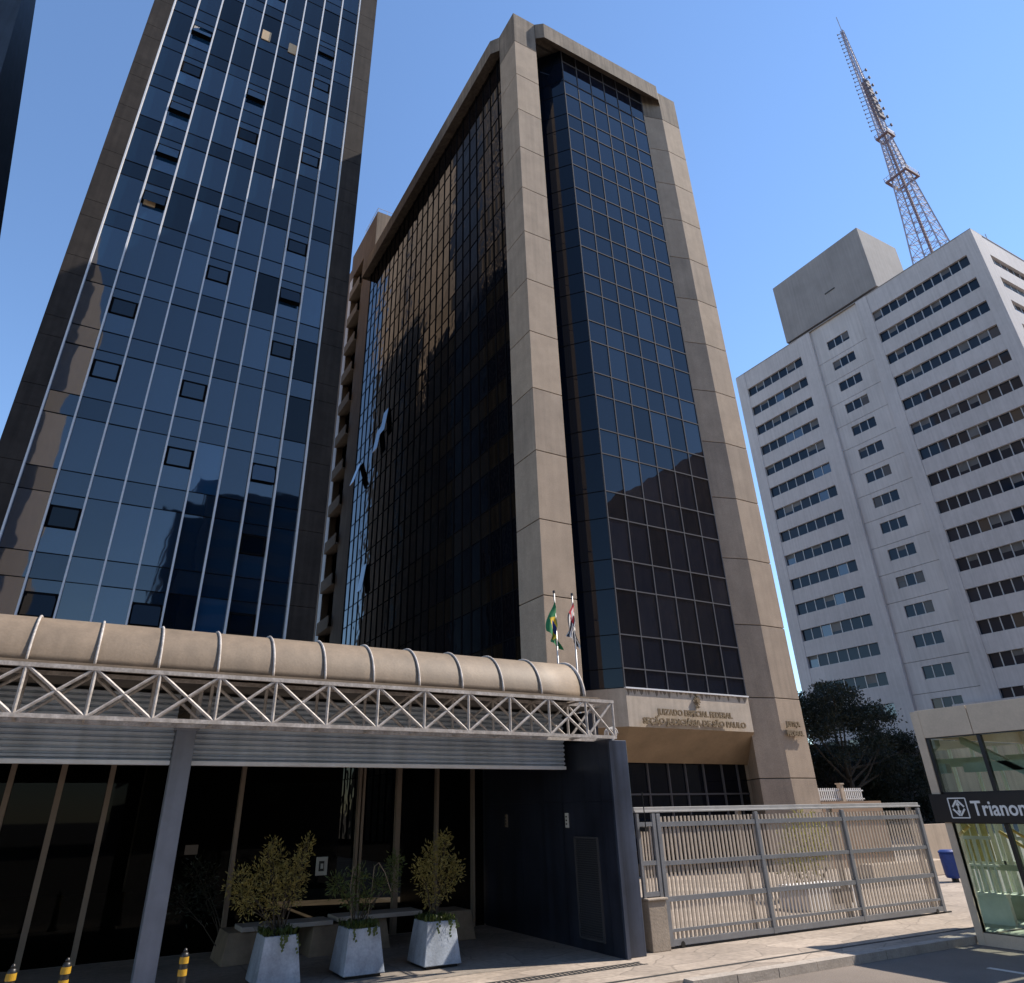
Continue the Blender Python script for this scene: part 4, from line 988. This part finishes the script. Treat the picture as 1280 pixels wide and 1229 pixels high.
b = MB(); b.box(20.6, 21.2, YF+.05, 10.3, .0, .5); b.box(20.6, 20.7, YF+.05, 10.3, 1.0, 1.12); b.build('inner_wall', M['st_inner'], ST)
b = MB(); b.box(X0-.01, X0+.14, YF-.14, YF+.02, -.13, 4.40); b.build('post', M['st_clad'], ST)
b = MB(); b.face([(X0+.14, YF, .05), (XB, YF, .05), (XB, YF, 3.8), (X0+.14, YF, 3.8)]); b.build('side_glass', M['st_glass'], ST)
b = MB(); b.box(X0+.15, XB, YF, YR, -.129, .01); b.build('floor', M['st_inner'], ST)
# name and emblem: the face looks towards -X, so writing runs towards -Y
yd = (0, -1, 0)
text_mesh('lettering', 'Trianon-Masp', 0.40, .012, (X0-.068, 9.93, 2.235), yd, (0, 0, 1), M['white'], ST, width=1.93, offset=.006)
b = MB(); ey0, ey1, ez0, ez1 = 10.40, 10.02, 2.19, 2.57; xs_ = X0-.072
def fr_bar(b, y0, z0, y1, z1, w_=.022): b.bar((xs_, y0, z0), (xs_, y1, z1), .012, w_) if abs(y1-y0) > 1e-4 else b.box(xs_-.006, xs_+.006, y0-w_/2, y0+w_/2, z0, z1)
for a_ in ((ey0, ez0, ey1, ez0), (ey0, ez1, ey1, ez1)): fr_bar(b, *a_)
for yy in (ey0, ey1): b.box(xs_-.006, xs_+.006, yy-.011, yy+.011, ez0, ez1)
cy, cz = 10.21, 2.38
for sy, sz in ((1, 1), (1, -1), (-1, 1), (-1, -1)): b.bar((xs_, cy+sy*.125, cz+sz*.02), (xs_, cy+sy*.01, cz+sz*.15), .012, .035)
b.box(xs_-.006, xs_+.006, cy-.014, cy+.014, cz-.11, cz+.11)
for sz in (1, -1):
    b.face([(xs_-.005, cy-.05, cz+sz*.05), (xs_-.005, cy+.05, cz+sz*.05), (xs_-.005, cy, cz+sz*.12)])
b.build('emblem', M['white'], ST)

# ================================================================== TREES
def tree(x, y, h, crown, label, leafm, n, ll, lw, trunk_r=.3, name='street_tree', sq=.7):
    t = thing(name, (x, y, 0), label, 'tree')
    b = MB(); b.path([(x, y, 0), (x+.2, y, h*.3), (x-.1, y+.1, h*.55), (x+.2, y, h*.7)], [trunk_r, trunk_r*.8, trunk_r*.6, trunk_r*.35], n=8)
    for (cx, cy, cz, r_) in crown[::4]:
        s0 = Vector((x+rnd.uniform(-.2, .2), y, h*rnd.uniform(.35, .6)))
        b.path([s0, s0.lerp(Vector((cx, cy, cz)), .5)+Vector((0, 0, -.3)), (cx, cy, cz)], [trunk_r*.35, trunk_r*.2, .04], n=5)
    b.build('trunk', M['bark'], t)
    g = MB()
    for (cx, cy, cz, r_) in crown:
        leaves(g, (cx, cy, cz), r_, int(n*r_*r_), ll, lw, squash=sq)
        for _ in range(7):
            a = rnd.uniform(0, 6.28); rr = r_*rnd.uniform(.7, 1.15)
            leaves(g, (cx+rr*math.cos(a), cy+rr*math.sin(a)*.7, cz+rnd.uniform(-.5, .6)*r_), r_*.35, int(n*r_*r_*.09), ll, lw, squash=.7)
    g.build('crown', leafm, t); return t
cr = []
for i in range(54):
    a = rnd.uniform(0, 1); x = 49.5+a*13.5; ztop = 11.6-abs(a-.33)*4.6
    cr.append((x, 40+rnd.uniform(-2.2, 2.2), ztop-rnd.choice([.3, .7, 1.4, 2.2, 3.1, 4.2, 5.2]), rnd.uniform(.9, 1.6)))
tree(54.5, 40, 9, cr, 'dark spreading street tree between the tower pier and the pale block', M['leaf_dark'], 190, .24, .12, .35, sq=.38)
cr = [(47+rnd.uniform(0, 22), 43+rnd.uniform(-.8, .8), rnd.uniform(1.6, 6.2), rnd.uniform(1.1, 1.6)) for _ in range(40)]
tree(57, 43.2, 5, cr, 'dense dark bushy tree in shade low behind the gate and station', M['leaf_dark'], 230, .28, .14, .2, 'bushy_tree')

# ================================================================== ACROSS THE AVENUE (seen only as reflections)
def block(x0, x1, y0, y1, h, wall, label, fl=3.4, cat='building', strip=True):
    t = thing('office_building', ((x0+x1)/2, (y0+y1)/2, 0), label, cat)
    b = MB(); b.box(x0, x1, y0, y1, -.13, h); b.build('wall', wall, t)
    b = MB(); z = 3.5
    while strip and z < h-2:
        b.box(x0+.8, x1-.8, y1, y1+.05, z, z+1.7); b.box(x0-.05, x0, y0+.8, y1-.8, z, z+1.7); b.box(x1, x1+.05, y0+.8, y1-.8, z, z+1.7); z += fl
    if b.v: b.build('window_strip', M['win_glass'][0], t)
    return t
block(102, 150, -95, -38, 68, M['warm_brown'], 'brown office block across the avenue, far right, mirrored in the glass bay', strip=False)
block(9.3, 30, -60, -38, 47, M['dark_brown'], 'dark office block across the avenue mirrored low in the finned tower')
block(5.6, 9.2, -62, -40, 43, M['dark_brown'], 'shorter dark office block across the avenue beside the taller dark one')
block(-45, -13, -70, -40, 88, M['beige_wall'], 'tall beige tower across the avenue mirrored at the left of the finned tower', strip=False)
block(32, 70, -60, -40, 30, M['brown_clad'], 'low brown office block across the avenue in the middle of the row')
